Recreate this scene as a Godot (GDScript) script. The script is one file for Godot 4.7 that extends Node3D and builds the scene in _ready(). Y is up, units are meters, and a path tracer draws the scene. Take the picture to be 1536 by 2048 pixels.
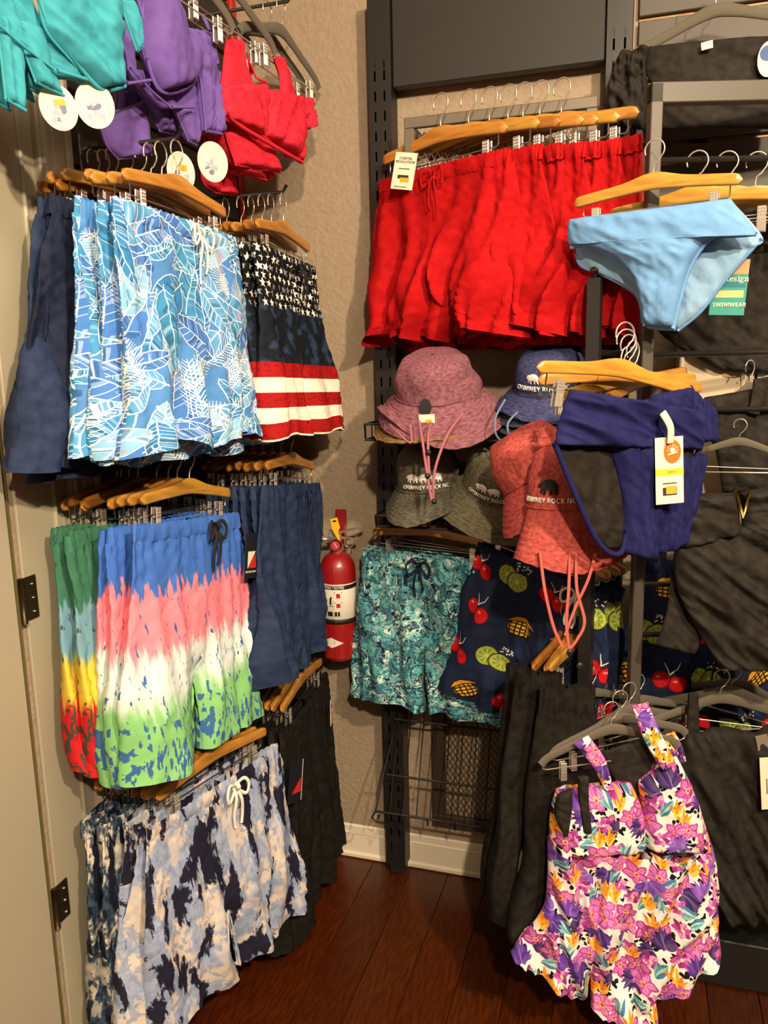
extends Node3D
# A corner of a shop: swimwear on wall arms, hats on a wire shelf, racks and a fire extinguisher.
const FPX := 1600.0
const EYE := Vector3(1.143, 1.6, 2.261)
var cam_basis := Basis(Vector3(0.95412, -0.02166, -0.29864), Vector3(-0.03403, 0.98307, -0.18003), Vector3(0.29749, 0.18193, 0.93723))
var mats := {}
var meshes := {}
var names := {}
var rng := RandomNumberGenerator.new()
var nz := FastNoiseLite.new()

# ---------- places ----------
func ray(px: float, py: float) -> Vector3:
	return cam_basis * Vector3((px - 768.0) / FPX, -(py - 1024.0) / FPX, -1.0)

func at(px: float, py: float, depth: float) -> Vector3:
	return EYE + ray(px, py) * depth

# a point measured on the photograph, as x and y on the upright plane through o that is turned by th
func lp(o: Vector3, th: float, px: float, py: float) -> Vector2:
	var b := Basis(Vector3.UP, th)
	var d := ray(px, py)
	var t: float = (o - EYE).dot(b.z) / d.dot(b.z)
	var p: Vector3 = EYE + d * t - o
	return Vector2(p.dot(b.x), p.y)

func lps(o: Vector3, th: float, a: Array) -> PackedVector2Array:
	var r := PackedVector2Array()
	for q in a:
		r.append(lp(o, th, q[0], q[1]))
	return r

# ---------- nodes ----------
func numbered(called: String) -> String:
	names[called] = names.get(called, -1) + 1
	return called if names[called] == 0 else "%s_%03d" % [called, names[called]]

func thing(called: String, label: String, category: String, group := "", pos := Vector3.ZERO, turn := 0.0, tilt := 0.0) -> Node3D:
	var o := Node3D.new()
	o.name = numbered(called)
	add_child(o)
	o.position = pos
	o.rotation = Vector3(0, turn, tilt)
	o.set_meta("label", label)
	o.set_meta("category", category)
	if group != "":
		o.set_meta("group", group)
	return o

func part(called: String, mesh: Mesh, m: Material, parent: Node, pos := Vector3.ZERO, rot := Vector3.ZERO) -> MeshInstance3D:
	var o := MeshInstance3D.new()
	o.name = called
	o.mesh = mesh
	o.material_override = m
	parent.add_child(o, true)
	o.position = pos
	o.rotation = rot
	return o

func solo(called: String, mesh: Mesh, m: Material, label: String, category: String, group := "", pos := Vector3.ZERO, turn := 0.0) -> MeshInstance3D:
	var o := part(numbered(called), mesh, m, self, pos, Vector3(0, turn, 0))
	o.set_meta("label", label)
	o.set_meta("category", category)
	if group != "":
		o.set_meta("group", group)
	return o

func struct(called: String, mesh: Mesh, m: Material, label := "", category := "", pos := Vector3.ZERO) -> MeshInstance3D:
	var o := part(called, mesh, m, self, pos)
	o.set_meta("kind", "structure")
	if label != "":
		o.set_meta("label", label)
		o.set_meta("category", category)
	return o

func copy(root: Node3D, pos: Vector3, turn: float, tilt := 0.0, label := "") -> Node3D:
	var stem: String = root.get_meta("stem", String(root.name))
	var r: Node3D = root.duplicate()
	r.name = numbered(stem)
	add_child(r)
	r.position = pos
	r.rotation = Vector3(0, turn, tilt)
	if label != "":
		r.set_meta("label", label)
	return r

# ---------- mesh pieces ----------
func begin() -> SurfaceTool:
	var st := SurfaceTool.new()
	st.begin(Mesh.PRIMITIVE_TRIANGLES)
	return st

func done(st: SurfaceTool) -> ArrayMesh:
	st.generate_normals()
	return st.commit()

func tri(st: SurfaceTool, a: Vector3, b: Vector3, c: Vector3) -> void:
	st.set_uv(Vector2(a.x, -a.y)); st.add_vertex(a)
	st.set_uv(Vector2(b.x, -b.y)); st.add_vertex(b)
	st.set_uv(Vector2(c.x, -c.y)); st.add_vertex(c)

func quad(st: SurfaceTool, a: Vector3, b: Vector3, c: Vector3, d: Vector3) -> void:
	tri(st, a, b, c)
	tri(st, a, c, d)

# rows of points joined by quads; uv rows may be given
func sheet(st: SurfaceTool, rows: Array, uvs: Array = [], flip := false) -> void:
	for j in rows.size() - 1:
		var r0: PackedVector3Array = rows[j]
		var r1: PackedVector3Array = rows[j + 1]
		var has := uvs.size() > 0
		for i in r0.size() - 1:
			var p := [r0[i], r0[i + 1], r1[i + 1], r1[i]]
			var u: Array = [uvs[j][i], uvs[j][i + 1], uvs[j + 1][i + 1], uvs[j + 1][i]] if has else [Vector2(p[0].x, -p[0].y), Vector2(p[1].x, -p[1].y), Vector2(p[2].x, -p[2].y), Vector2(p[3].x, -p[3].y)]
			for k in ([0, 2, 1, 0, 3, 2] if flip else [0, 1, 2, 0, 2, 3]):
				st.set_uv(u[k])
				st.add_vertex(p[k])

# a box with chamfered edges
func box(st: SurfaceTool, c: Vector3, s: Vector3, ch := 0.0, b := Basis.IDENTITY) -> void:
	st.set_smooth_group(-1)
	var h := s * 0.5
	ch = minf(ch, minf(h.x, minf(h.y, h.z)) * 0.9)
	var q := func(x: float, y: float, z: float) -> Vector3: return c + b * Vector3(x, y, z)
	var ax := [Vector3.RIGHT, Vector3.UP, Vector3.BACK]
	for k in 3:
		var n: Vector3 = ax[k]
		var u: Vector3 = ax[(k + 1) % 3]
		var v: Vector3 = ax[(k + 2) % 3]
		var hu: float = h[(k + 1) % 3]
		var hv: float = h[(k + 2) % 3]
		for sg in [-1.0, 1.0]:
			var o: Vector3 = n * h[k] * sg
			var f := [o + u * (hu - ch) + v * (hv - ch), o - u * (hu - ch) + v * (hv - ch), o - u * (hu - ch) - v * (hv - ch), o + u * (hu - ch) - v * (hv - ch)]
			if sg < 0: f.reverse()
			quad(st, q.call(f[3].x, f[3].y, f[3].z), q.call(f[2].x, f[2].y, f[2].z), q.call(f[1].x, f[1].y, f[1].z), q.call(f[0].x, f[0].y, f[0].z))
			if ch > 0.0:
				for s2 in [-1.0, 1.0]:
					# the edge between this face and the one across u
					var e0: Vector3 = o + u * s2 * (hu - ch)
					var e1: Vector3 = n * (h[k] - ch) * sg + u * s2 * hu
					var l: Vector3 = v * (hv - ch)
					var e := [e0 - l, e1 - l, e1 + l, e0 + l]
					if sg * s2 > 0: e.reverse()
					quad(st, q.call(e[0].x, e[0].y, e[0].z), q.call(e[1].x, e[1].y, e[1].z), q.call(e[2].x, e[2].y, e[2].z), q.call(e[3].x, e[3].y, e[3].z))
	if ch > 0.0:
		for sx in [-1.0, 1.0]:
			for sy in [-1.0, 1.0]:
				for sz in [-1.0, 1.0]:
					var p := [Vector3(sx * h.x, sy * (h.y - ch), sz * (h.z - ch)), Vector3(sx * (h.x - ch), sy * h.y, sz * (h.z - ch)), Vector3(sx * (h.x - ch), sy * (h.y - ch), sz * h.z)]
					if sx * sy * sz > 0: p.reverse()
					tri(st, q.call(p[0].x, p[0].y, p[0].z), q.call(p[1].x, p[1].y, p[1].z), q.call(p[2].x, p[2].y, p[2].z))

func box_mesh(s: Vector3, ch := 0.0) -> ArrayMesh:
	var key := "box%s_%s" % [s, ch]
	if not meshes.has(key):
		var st := begin()
		box(st, Vector3.ZERO, s, ch)
		meshes[key] = done(st)
	return meshes[key]

# a round bar along points; r may be a number or a list
func tube(st: SurfaceTool, pts: PackedVector3Array, r, sides := 6, flat := 1.0, flat_axis := Vector3.BACK) -> void:
	st.set_smooth_group(0)
	var rows := []
	var uvs := []
	var side := Vector3.ZERO
	var run := 0.0
	var n := pts.size()
	for i in n:
		var d := (pts[mini(i + 1, n - 1)] - pts[maxi(i - 1, 0)]).normalized()
		if side == Vector3.ZERO:
			side = d.cross(Vector3.UP if absf(d.y) < 0.9 else Vector3.RIGHT).normalized()
		side = (side - d * side.dot(d)).normalized()
		var other := d.cross(side)
		var row := PackedVector3Array()
		var uv := PackedVector2Array()
		var rr: float = r[i] if r is Array else r
		if i > 0: run += pts[i].distance_to(pts[i - 1])
		for k in sides + 1:
			var a := TAU * k / sides
			var o := (side * cos(a) + other * sin(a)) * rr
			if flat != 1.0: o -= flat_axis * o.dot(flat_axis) * (1.0 - flat)
			row.append(pts[i] + o)
			uv.append(Vector2(run, k / float(sides) * rr * 6.0))
		rows.append(row)
		uvs.append(uv)
	sheet(st, rows, uvs, true)
	for e in [0, n - 1]:
		var row: PackedVector3Array = rows[e]
		for k in sides:
			if e == 0: tri(st, pts[0], row[k + 1], row[k])
			else: tri(st, pts[n - 1], row[k], row[k + 1])

func tube_mesh(pts: Array, r, sides := 6) -> ArrayMesh:
	var st := begin()
	tube(st, PackedVector3Array(pts), r, sides)
	return done(st)

# smooth curve through points
func curve3(a: Array, n: int) -> PackedVector3Array:
	var r := PackedVector3Array()
	var m := a.size()
	for k in n + 1:
		var t: float = float(k) / n * (m - 1)
		var i := mini(int(t), m - 2)
		var f := t - i
		var p0: Vector3 = a[maxi(i - 1, 0)]
		var p1: Vector3 = a[i]
		var p2: Vector3 = a[i + 1]
		var p3: Vector3 = a[mini(i + 2, m - 1)]
		r.append(p1.cubic_interpolate(p2, p0, p3, f))
	return r

func curve2(a: PackedVector2Array, n: int) -> PackedVector2Array:
	# resampled by length
	var fine := PackedVector2Array()
	var m := a.size()
	for i in m - 1:
		for k in 12:
			fine.append(a[i].cubic_interpolate(a[i + 1], a[maxi(i - 1, 0)], a[mini(i + 2, m - 1)], k / 12.0))
	fine.append(a[m - 1])
	var run := PackedFloat32Array([0.0])
	for i in range(1, fine.size()):
		run.append(run[i - 1] + fine[i].distance_to(fine[i - 1]))
	var total := run[run.size() - 1]
	var out := PackedVector2Array()
	var j := 0
	for k in n + 1:
		var want := total * k / n
		while j < run.size() - 2 and run[j + 1] < want: j += 1
		var f := clampf((want - run[j]) / maxf(run[j + 1] - run[j], 1e-6), 0, 1)
		out.append(fine[j].lerp(fine[j + 1], f))
	return out

# the same number of steps between each two points, so that paired edges stay level
func curve2i(a: PackedVector2Array, n: int) -> PackedVector2Array:
	var out := PackedVector2Array()
	var m := a.size()
	for k in n + 1:
		var t: float = float(k) / n * (m - 1)
		var i := mini(int(t), m - 2)
		out.append(a[i].cubic_interpolate(a[i + 1], a[maxi(i - 1, 0)], a[mini(i + 2, m - 1)], t - i))
	return out

# a turned shape; profile of Vector2(radius, height)
func lathe(st: SurfaceTool, prof: Array, segs := 24, warp = null) -> void:
	st.set_smooth_group(0)
	var rows := []
	var uvs := []
	for j in prof.size():
		var row := PackedVector3Array()
		var uv := PackedVector2Array()
		for i in segs + 1:
			var a := TAU * i / segs
			var p := Vector3(sin(a) * prof[j].x, prof[j].y, cos(a) * prof[j].x)
			if warp != null: p = warp.call(p, a, j)
			row.append(p)
			uv.append(Vector2(float(i) / segs, float(j) / (prof.size() - 1)))
		rows.append(row)
		uvs.append(uv)
	sheet(st, rows, uvs)

# a flat outline with thickness, bevelled front and back
func slab(outline: PackedVector2Array, depth: float, bevel := 0.0) -> ArrayMesh:
	var st := begin()
	st.set_smooth_group(-1)
	var o := outline.duplicate()
	if Geometry2D.is_polygon_clockwise(o): o.reverse()
	var idx := Geometry2D.triangulate_polygon(o)
	var n := o.size()
	var inner := PackedVector2Array()
	for i in n:
		var d := (o[(i + 1) % n] - o[(i - 1 + n) % n]).normalized()
		inner.append(o[i] + Vector2(-d.y, d.x) * bevel)
	var hz := depth * 0.5
	for k in range(0, idx.size(), 3):
		var t := [inner[idx[k]], inner[idx[k + 1]], inner[idx[k + 2]]]
		if (t[1] - t[0]).cross(t[2] - t[0]) > 0: t.reverse()
		tri(st, Vector3(t[0].x, t[0].y, hz), Vector3(t[1].x, t[1].y, hz), Vector3(t[2].x, t[2].y, hz))
		tri(st, Vector3(t[2].x, t[2].y, -hz), Vector3(t[1].x, t[1].y, -hz), Vector3(t[0].x, t[0].y, -hz))
	for i in n:
		var j := (i + 1) % n
		var z := hz - bevel
		var a := Vector3(o[i].x, o[i].y, z)
		var b := Vector3(o[j].x, o[j].y, z)
		var a2 := Vector3(o[i].x, o[i].y, -z)
		var b2 := Vector3(o[j].x, o[j].y, -z)
		quad(st, a, b, b2, a2)
		if bevel > 0.0:
			var ia := Vector3(inner[i].x, inner[i].y, hz)
			var ib := Vector3(inner[j].x, inner[j].y, hz)
			quad(st, ia, ib, b, a)
			quad(st, a2, b2, Vector3(ib.x, ib.y, -hz), Vector3(ia.x, ia.y, -hz))
	return done(st)

func ellipse(rx: float, ry: float, n := 24, c := Vector2.ZERO) -> PackedVector2Array:
	var r := PackedVector2Array()
	for i in n:
		r.append(c + Vector2(cos(TAU * i / n) * rx, sin(TAU * i / n) * ry))
	return r

# lettering bent onto a surface: where takes a Vector3 of the flat letters and gives the place
func lettering(text: String, size: float, where: Callable, depth := 0.001, font := "Droid Sans") -> ArrayMesh:
	var tm := TextMesh.new()
	var f := SystemFont.new()
	f.font_names = PackedStringArray([font])
	f.font_weight = 700
	tm.font = f
	tm.text = text
	tm.font_size = 32
	tm.pixel_size = size / 32.0
	tm.depth = depth
	tm.curve_step = 1.0
	var arr := tm.surface_get_arrays(0)
	var v: PackedVector3Array = arr[Mesh.ARRAY_VERTEX]
	for i in v.size():
		v[i] = where.call(v[i])
	arr[Mesh.ARRAY_VERTEX] = v
	var am := ArrayMesh.new()
	var b := []
	b.resize(Mesh.ARRAY_MAX)
	b[Mesh.ARRAY_VERTEX] = v
	b[Mesh.ARRAY_INDEX] = arr[Mesh.ARRAY_INDEX]
	am.add_surface_from_arrays(Mesh.PRIMITIVE_TRIANGLES, b)
	var st := SurfaceTool.new()
	st.create_from(am, 0)
	st.deindex()
	st.generate_normals()
	return st.commit()

# ---------- materials ----------
func rgb(r: int, g: int, b: int) -> Color:
	return Color(r / 255.0, g / 255.0, b / 255.0)

func mat(key: String, c: Color, rough := 0.7, metal := 0.0) -> StandardMaterial3D:
	if not mats.has(key):
		var m := StandardMaterial3D.new()
		m.albedo_color = c
		m.roughness = rough
		m.metallic = metal
		mats[key] = m
	return mats[key]

func tex(im: Image) -> ImageTexture:
	return ImageTexture.create_from_image(im)

func printed(key: String, im: Image, tile: Vector2, rough := 0.75) -> StandardMaterial3D:
	var m := mat(key, Color.WHITE, rough)
	m.albedo_texture = tex(im)
	m.uv1_scale = Vector3(1.0 / tile.x, 1.0 / tile.y, 1)
	return m
# ---------- the room ----------
func build_light() -> void:
	var cam := Camera3D.new()
	cam.name = "camera"
	cam.fov = 2.0 * rad_to_deg(atan(1024.0 / FPX))
	cam.near = 0.02
	add_child(cam)
	cam.transform = Transform3D(cam_basis, EYE)
	cam.current = true
	var we := WorldEnvironment.new()
	we.name = "environment"
	var e := Environment.new()
	e.background_mode = Environment.BG_COLOR
	e.background_color = Color(0.02, 0.02, 0.02)
	e.tonemap_mode = Environment.TONE_MAPPER_LINEAR
	e.tonemap_exposure = 0.8
	e.sdfgi_enabled = true
	e.ssao_enabled = true
	e.ssil_enabled = true
	we.environment = e
	add_child(we)
	mat("black_metal", rgb(25, 24, 23), 0.45)
	mat("white_paint", rgb(228, 218, 196), 0.45)
	# lamps: track heads under the ceiling, behind and to the right of the viewer, and two ceiling panels
	track_head(Vector3(2.35, 2.82, 2.55), Vector3(0.5, 1.5, 0.2), 11.0)
	track_head(Vector3(1.75, 2.82, 3.3), Vector3(0.55, 0.35, 0.35), 10.9)
	ceiling_panel(Vector3(1.5, 2.94, 1.5), Vector2(0.6, 1.2), 3.2)
	ceiling_panel(Vector3(2.6, 2.94, 3.4), Vector2(0.6, 1.2), 3.2)

func track_head(pos: Vector3, aim: Vector3, energy: float) -> void:
	var d := (aim - pos).normalized()
	var t := thing("track_light", "cylindrical track spotlight under the ceiling, aimed at %s" % ("the hats and red shorts" if pos.x > 2.0 else "the lower shorts racks"), "light", "track spotlights", pos)
	var b := Basis.looking_at(d, Vector3.UP)
	var st := begin()
	lathe(st, [Vector2(0.001, 0.12), Vector2(0.045, 0.12), Vector2(0.05, 0.1), Vector2(0.05, -0.02), Vector2(0.046, -0.02), Vector2(0.044, 0.0)], 20)
	var can := part("housing", done(st), mats["black_metal"], t)
	can.basis = b * Basis(Vector3.RIGHT, -PI / 2) * Basis(Vector3.RIGHT, PI)
	var lens := part("lens", null, null, t)
	var dm := CylinderMesh.new()
	dm.top_radius = 0.043
	dm.bottom_radius = 0.043
	dm.height = 0.004
	lens.mesh = dm
	var lm := mat("lamp_glow", rgb(255, 236, 200), 0.5)
	lm.emission_enabled = true
	lm.emission = rgb(255, 226, 180)
	lm.emission_energy_multiplier = 4.0
	lens.material_override = lm
	lens.basis = b * Basis(Vector3.RIGHT, -PI / 2)
	lens.position = d * 0.012
	part("stem", tube_mesh([Vector3(0, 0.02, 0), Vector3(0, 0.17, 0)], 0.008), mats["black_metal"], t)
	var l := SpotLight3D.new()
	l.name = "spot"
	l.light_color = Color(1.0, 0.895, 0.755)
	l.light_energy = energy
	l.light_size = 0.05
	l.spot_angle = 62.0
	l.spot_angle_attenuation = 0.6
	l.spot_range = 9.0
	l.spot_attenuation = 2.0
	l.shadow_enabled = true
	t.add_child(l)
	l.basis = b
	l.position = d * 0.03

func ceiling_panel(pos: Vector3, size: Vector2, energy: float) -> void:
	var t := thing("ceiling_light", "flat white ceiling light panel over the %s of the shop" % ("corner" if pos.x < 2.0 else "middle"), "light", "ceiling light panels", pos)
	part("frame", box_mesh(Vector3(size.x + 0.05, 0.03, size.y + 0.05), 0.004), mats["white_paint"], t, Vector3(0, 0.022, 0))
	var lm := mat("panel_glow", rgb(255, 240, 214), 0.5)
	lm.emission_enabled = true
	lm.emission = rgb(255, 232, 196)
	lm.emission_energy_multiplier = 1.0
	part("diffuser", box_mesh(Vector3(size.x, 0.008, size.y)), lm, t, Vector3(0, 0.003, 0))
	var l := AreaLight3D.new()
	l.name = "panel"
	l.area_size = size
	l.light_color = Color(1.0, 0.915, 0.80)
	l.light_energy = energy
	l.area_range = 9.0
	l.area_attenuation = 2.0
	l.shadow_enabled = true
	t.add_child(l)
	l.rotation = Vector3(-PI / 2, 0, 0)
	l.position = Vector3(0, -0.006, 0)

func build_room() -> void:
	var w := Vector3(4.4, 0, 5.2)
	# floor of long planks
	var fl := struct("floor", box_mesh(Vector3(w.x, 0.05, w.z)), mats["plank3"], "dark reddish brown hardwood plank floor", "floor", Vector3(w.x / 2, -0.037, w.z / 2))
	rng.seed = 3
	var pw := 0.124
	var k := 0
	for i in 36:
		var z := -rng.randf() * 0.8
		while z < w.z:
			var l: float = [0.85, 1.1, 1.35, 0.65][rng.randi() % 4]
			var z0 := maxf(z, 0.0)
			var z1 := minf(z + l, w.z)
			z += l
			if z1 - z0 < 0.05: continue
			var x := (i + 0.5) * pw
			if x + pw / 2 > w.x: continue
			if z0 > 2.6 and k > 260: continue
			var o := part("plank", box_mesh(Vector3(pw - 0.0012, 0.012, 1.0), 0.0016), mats["plank%d" % (rng.randi() % 5)], fl, Vector3(x - w.x / 2, 0.031, (z0 + z1) / 2 - w.z / 2))
			o.scale = Vector3(1, 1, z1 - z0 - 0.0012)
			k += 1
	# walls with thickness
	struct("wall_back", box_mesh(Vector3(w.x + 0.2, 3.0, 0.1)), mats["wall"], "greige textured plaster wall behind the shelving", "wall", Vector3(w.x / 2, 1.5, -0.05))
	struct("wall_left", box_mesh(Vector3(0.1, 3.0, w.z)), mats["wall"], "greige plaster wall with the door and black slat panel", "wall", Vector3(-0.05, 1.5, w.z / 2))
	struct("wall_right", box_mesh(Vector3(0.1, 3.0, w.z)), mats["wall"], "greige plaster wall across the shop", "wall", Vector3(w.x + 0.05, 1.5, w.z / 2))
	struct("wall_front", box_mesh(Vector3(w.x + 0.2, 3.0, 0.1)), mats["wall"], "greige plaster wall at the shop front", "wall", Vector3(w.x / 2, 1.5, w.z + 0.05))
	struct("ceiling", box_mesh(Vector3(w.x + 0.2, 0.1, w.z + 0.2)), mats["ceiling"], "off white flat ceiling", "ceiling", Vector3(w.x / 2, 3.05, w.z / 2))
	# baseboard with a small step at its top
	var st := begin()
	box(st, Vector3(2.2, 0.045, 0.008), Vector3(4.4, 0.09, 0.016), 0.003)
	box(st, Vector3(2.2, 0.1, 0.006), Vector3(4.4, 0.026, 0.011), 0.004)
	box(st, Vector3(2.2, 0.01, 0.016), Vector3(4.4, 0.02, 0.014), 0.005)
	struct("baseboard_back", done(st), mats["white_paint"], "cream painted baseboard along the floor", "baseboard")
	# slat wall panels on the left wall
	var sl := struct("trim_1", box_mesh(Vector3(0.006, 2.5, 0.74)), mats["insert"], "black horizontal slat wall panel behind the swim shorts", "slat wall", Vector3(0.003, 1.5, 0.42))
	for i in 19:
		part("slat", box_mesh(Vector3(0.018, 0.136, 0.735), 0.002), mats["slat_black"], sl, Vector3(0.009, -1.23 + i * 0.1467 + 0.06 - 0.005, 0.0))
	struct("trim_2", box_mesh(Vector3(0.026, 2.6, 0.034), 0.003), mats["red_trim"], "red painted strip in the corner beside the slat panel", "trim", Vector3(0.013, 1.5, 0.03))
	# door casing, jamb and door on the left wall
	st = begin()
	box(st, Vector3(0.011, 1.2, 0.838), Vector3(0.022, 2.9, 0.09), 0.004)
	box(st, Vector3(0.024, 1.2, 0.80), Vector3(0.014, 2.9, 0.02), 0.005)
	box(st, Vector3(0.022, 1.2, 0.868), Vector3(0.012, 2.9, 0.014), 0.005)
	box(st, Vector3(0.02, 1.2, 0.842), Vector3(0.012, 2.9, 0.01), 0.004)
	box(st, Vector3(0.004, 1.2, 0.955), Vector3(0.008, 2.9, 0.145), 0.002)
	box(st, Vector3(0.009, 1.2, 0.922), Vector3(0.01, 2.9, 0.01), 0.004)
	struct("trim_3", done(st), mats["door_paint"], "cream moulded door casing left of the slat panel", "trim")
	var dr := struct("door_1", box_mesh(Vector3(0.03, 2.1, 0.9), 0.003), mats["door_paint"], "cream painted door with bronze hinges", "door", Vector3(0.006, 1.06, 1.515))
	part("reveal", box_mesh(Vector3(0.01, 2.1, 0.02)), mat("reveal", rgb(96, 88, 52), 0.7), dr, Vector3(-0.004, 0, -0.461))
	for y in [1.16, 0.49, 2.0]:
		var h := begin()
		box(h, Vector3(0, 0, 0), Vector3(0.004, 0.088, 0.042), 0.0018)
		tube(h, PackedVector3Array([Vector3(0.004, -0.046, 0.024), Vector3(0.004, 0.046, 0.024)]), 0.006, 8)
		var hi := part("hinge", done(h), mats["hinge"], dr, Vector3(0.004, y - 1.06, -0.497))
		for q in [-0.028, 0.0, 0.028]:
			var sm := SphereMesh.new()
			sm.radius = 0.0035
			sm.height = 0.004
			sm.radial_segments = 8
			sm.rings = 4
			part("screw", sm, mats["chrome"], hi, Vector3(0.0025, q, -0.006))
	# grey slat wall at the right end of the back wall
	var sg := struct("trim_4", box_mesh(Vector3(1.2, 0.9, 0.006)), mats["insert"], "grey slat wall with tan grooves above the black swimwear", "slat wall", Vector3(1.715, 2.42, 0.003))
	for i in 6:
		part("slat", box_mesh(Vector3(1.2, 0.136, 0.018), 0.002), mats["slat_grey"], sg, Vector3(0, -0.375 + i * 0.1467 + 0.005, 0.009))
	# a cream cupboard door with mouldings behind the rack, beside a white lit panel
	var pd := struct("door_2", box_mesh(Vector3(0.17, 0.56, 0.18), 0.002), mat("cream", rgb(196, 178, 148), 0.5), "cream cupboard door with moulded stiles behind the rack", "door", Vector3(1.32, 1.46, 0.09))
	for x in [-0.078, 0.06, 0.078]:
		part("moulding", box_mesh(Vector3(0.010, 0.56, 0.012), 0.004), mats["white_paint"], pd, Vector3(x, 0, 0.094))
	struct("trim_5", box_mesh(Vector3(0.34, 0.56, 0.18), 0.002), mat("bright", rgb(244, 244, 240), 0.5), "bright white painted panel behind the grey hanger", "panel", Vector3(1.58, 1.46, 0.09))

# ---------- fixtures on the back wall ----------
func build_fixtures() -> void:
	# slotted uprights
	for k in 2:
		var x: float = [0.462, 1.072][k]
		var up := thing("shelf_upright", ["black slotted steel upright in the wall corner side of the hats", "black slotted steel upright behind the blue bikini rack"][k], "upright", "slotted wall uprights", Vector3(x, 0, 0.012))
		# a hollow channel whose face is cut by two columns of slots
		var st := begin()
		box(st, Vector3(-0.0295, 1.29, 0.03), Vector3(0.003, 2.52, 0.06), 0.001)
		box(st, Vector3(0.0295, 1.29, 0.03), Vector3(0.003, 2.52, 0.06), 0.001)
		box(st, Vector3(0, 1.29, 0.0015), Vector3(0.058, 2.52, 0.003))
		box(st, Vector3(0, 2.5485, 0.03), Vector3(0.058, 0.003, 0.058))
		part("channel", done(st), mats["black_metal"], up)
		st = begin()
		for q in [[-0.02225, 0.0135], [0.0, 0.021], [0.02225, 0.0135]]:
			box(st, Vector3(q[0], 1.29, 0.059), Vector3(q[1], 2.52, 0.002))
		for sx in [-0.013, 0.013]:
			box(st, Vector3(sx, 0.0585, 0.059), Vector3(0.005, 0.057, 0.002))
			for i in 46:
				box(st, Vector3(sx, 0.125 + i * 0.05, 0.059), Vector3(0.005, 0.024, 0.002))
			box(st, Vector3(sx, 2.4585, 0.059), Vector3(0.005, 0.183, 0.002))
		part("slotted_face", done(st), mats["black_metal"], up)
		part("foot", box_mesh(Vector3(0.05, 0.03, 0.05), 0.006), mats["black_soft"], up, Vector3(0, 0.015, 0.03))
	var hp := solo("header_panel", box_mesh(Vector3(0.545, 0.42, 0.03), 0.003), mats["black_metal"], "large plain black header panel above the red shorts", "panel", "", Vector3(0.767, 2.53, 0.045))
	hp.material_override = mat("panel_black", rgb(30, 28, 27), 0.6)
	# grey framed mesh that carries the red shorts
	mesh_panel("mesh_frame", "grey steel frame with diamond mesh holding the red shorts", Vector3(0.555, 1.9, 0.165), Vector2(0.475, 0.31), rgb(108, 100, 88), 0.026)
	mesh_panel("mesh_frame", "dark brown framed diamond mesh panel low on the wall", Vector3(0.572, 0.165, 0.02), Vector2(0.44, 0.56), rgb(70, 56, 44), 0.04)
	# wire hat shelf
	wire_shelf("wire_hat_shelf", "black wire shelf holding the mauve and navy hats", Vector3(0.50, 1.41, 0.05), Vector2(0.53, 0.27), 0.04)
	wire_shelf("wire_hat_shelf", "black wire shelf behind the grey bear hats", Vector3(0.50, 1.17, 0.05), Vector2(0.53, 0.2), 0.03)
	# slanted wire rack low on the wall
	var rk := thing("wire_rack", "black sloping wire rack with prongs near the baseboard", "rack", "", Vector3(0.49, 0.0, 0.05))
	var rods := [[Vector3(-0.045, 0.3, 0.16), Vector3(0.5, 0.3, 0.16)], [Vector3(-0.02, 0.4, 0.12), Vector3(0.5, 0.4, 0.12)], [Vector3(-0.01, 0.55, 0.06), Vector3(0.5, 0.55, 0.06)]]
	for r in rods:
		part("rail", tube_mesh(r, 0.0035), mats["black_soft"], rk)
	for i in 13:
		part("wire", tube_mesh([Vector3(i * 0.04, 0.58, 0.05), Vector3(i * 0.04, 0.3, 0.16), Vector3(i * 0.04, 0.295, 0.185), Vector3(i * 0.04, 0.32, 0.19)] if i % 2 else [Vector3(i * 0.04, 0.58, 0.05), Vector3(i * 0.04, 0.3, 0.16)], 0.002, 5), mats["black_soft"], rk)
	part("end_loop", tube_mesh([Vector3(-0.045, 0.3, 0.16), Vector3(-0.03, 0.42, 0.1), Vector3(0.0, 0.58, 0.04)], 0.003), mats["black_soft"], rk)
	part("end_loop", tube_mesh([Vector3(-0.045, 0.3, 0.16), Vector3(-0.052, 0.285, 0.172), Vector3(-0.04, 0.268, 0.165), Vector3(-0.033, 0.29, 0.16)], 0.003), mats["black_soft"], rk)
	# wall arms
	for a in [[2.057, 0.75, 0.24, "the leaf print and navy shorts"], [2.036, 0.30, 0.265, "the flag shorts"], [1.44, 0.75, 0.215, "the dip dyed shorts"], [1.448, 0.30, 0.255, "the plain navy shorts"], [0.822, 0.76, 0.23, "the tie dyed shorts"], [0.83, 0.30, 0.255, "the black shorts"], [2.50, 0.23, 0.27, "the coral bikini tops"], [2.50, 0.50, 0.27, "the purple bikini tops"], [2.46, 0.74, 0.30, "the teal bikini tops"]]:
		var t := thing("wall_arm", "black display arm on the slat wall carrying %s" % a[3], "display arm", "slat wall arms", Vector3(0.018, a[0], a[1]))
		part("rod", tube_mesh([Vector3(0, -0.004, 0), Vector3(a[2] - 0.012, -0.004, 0), Vector3(a[2], 0.012, 0)], 0.0042), mats["black_soft"], t)
		part("bracket", box_mesh(Vector3(0.006, 0.09, 0.022), 0.002), mats["black_soft"], t, Vector3(0.003, -0.02, 0))

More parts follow.
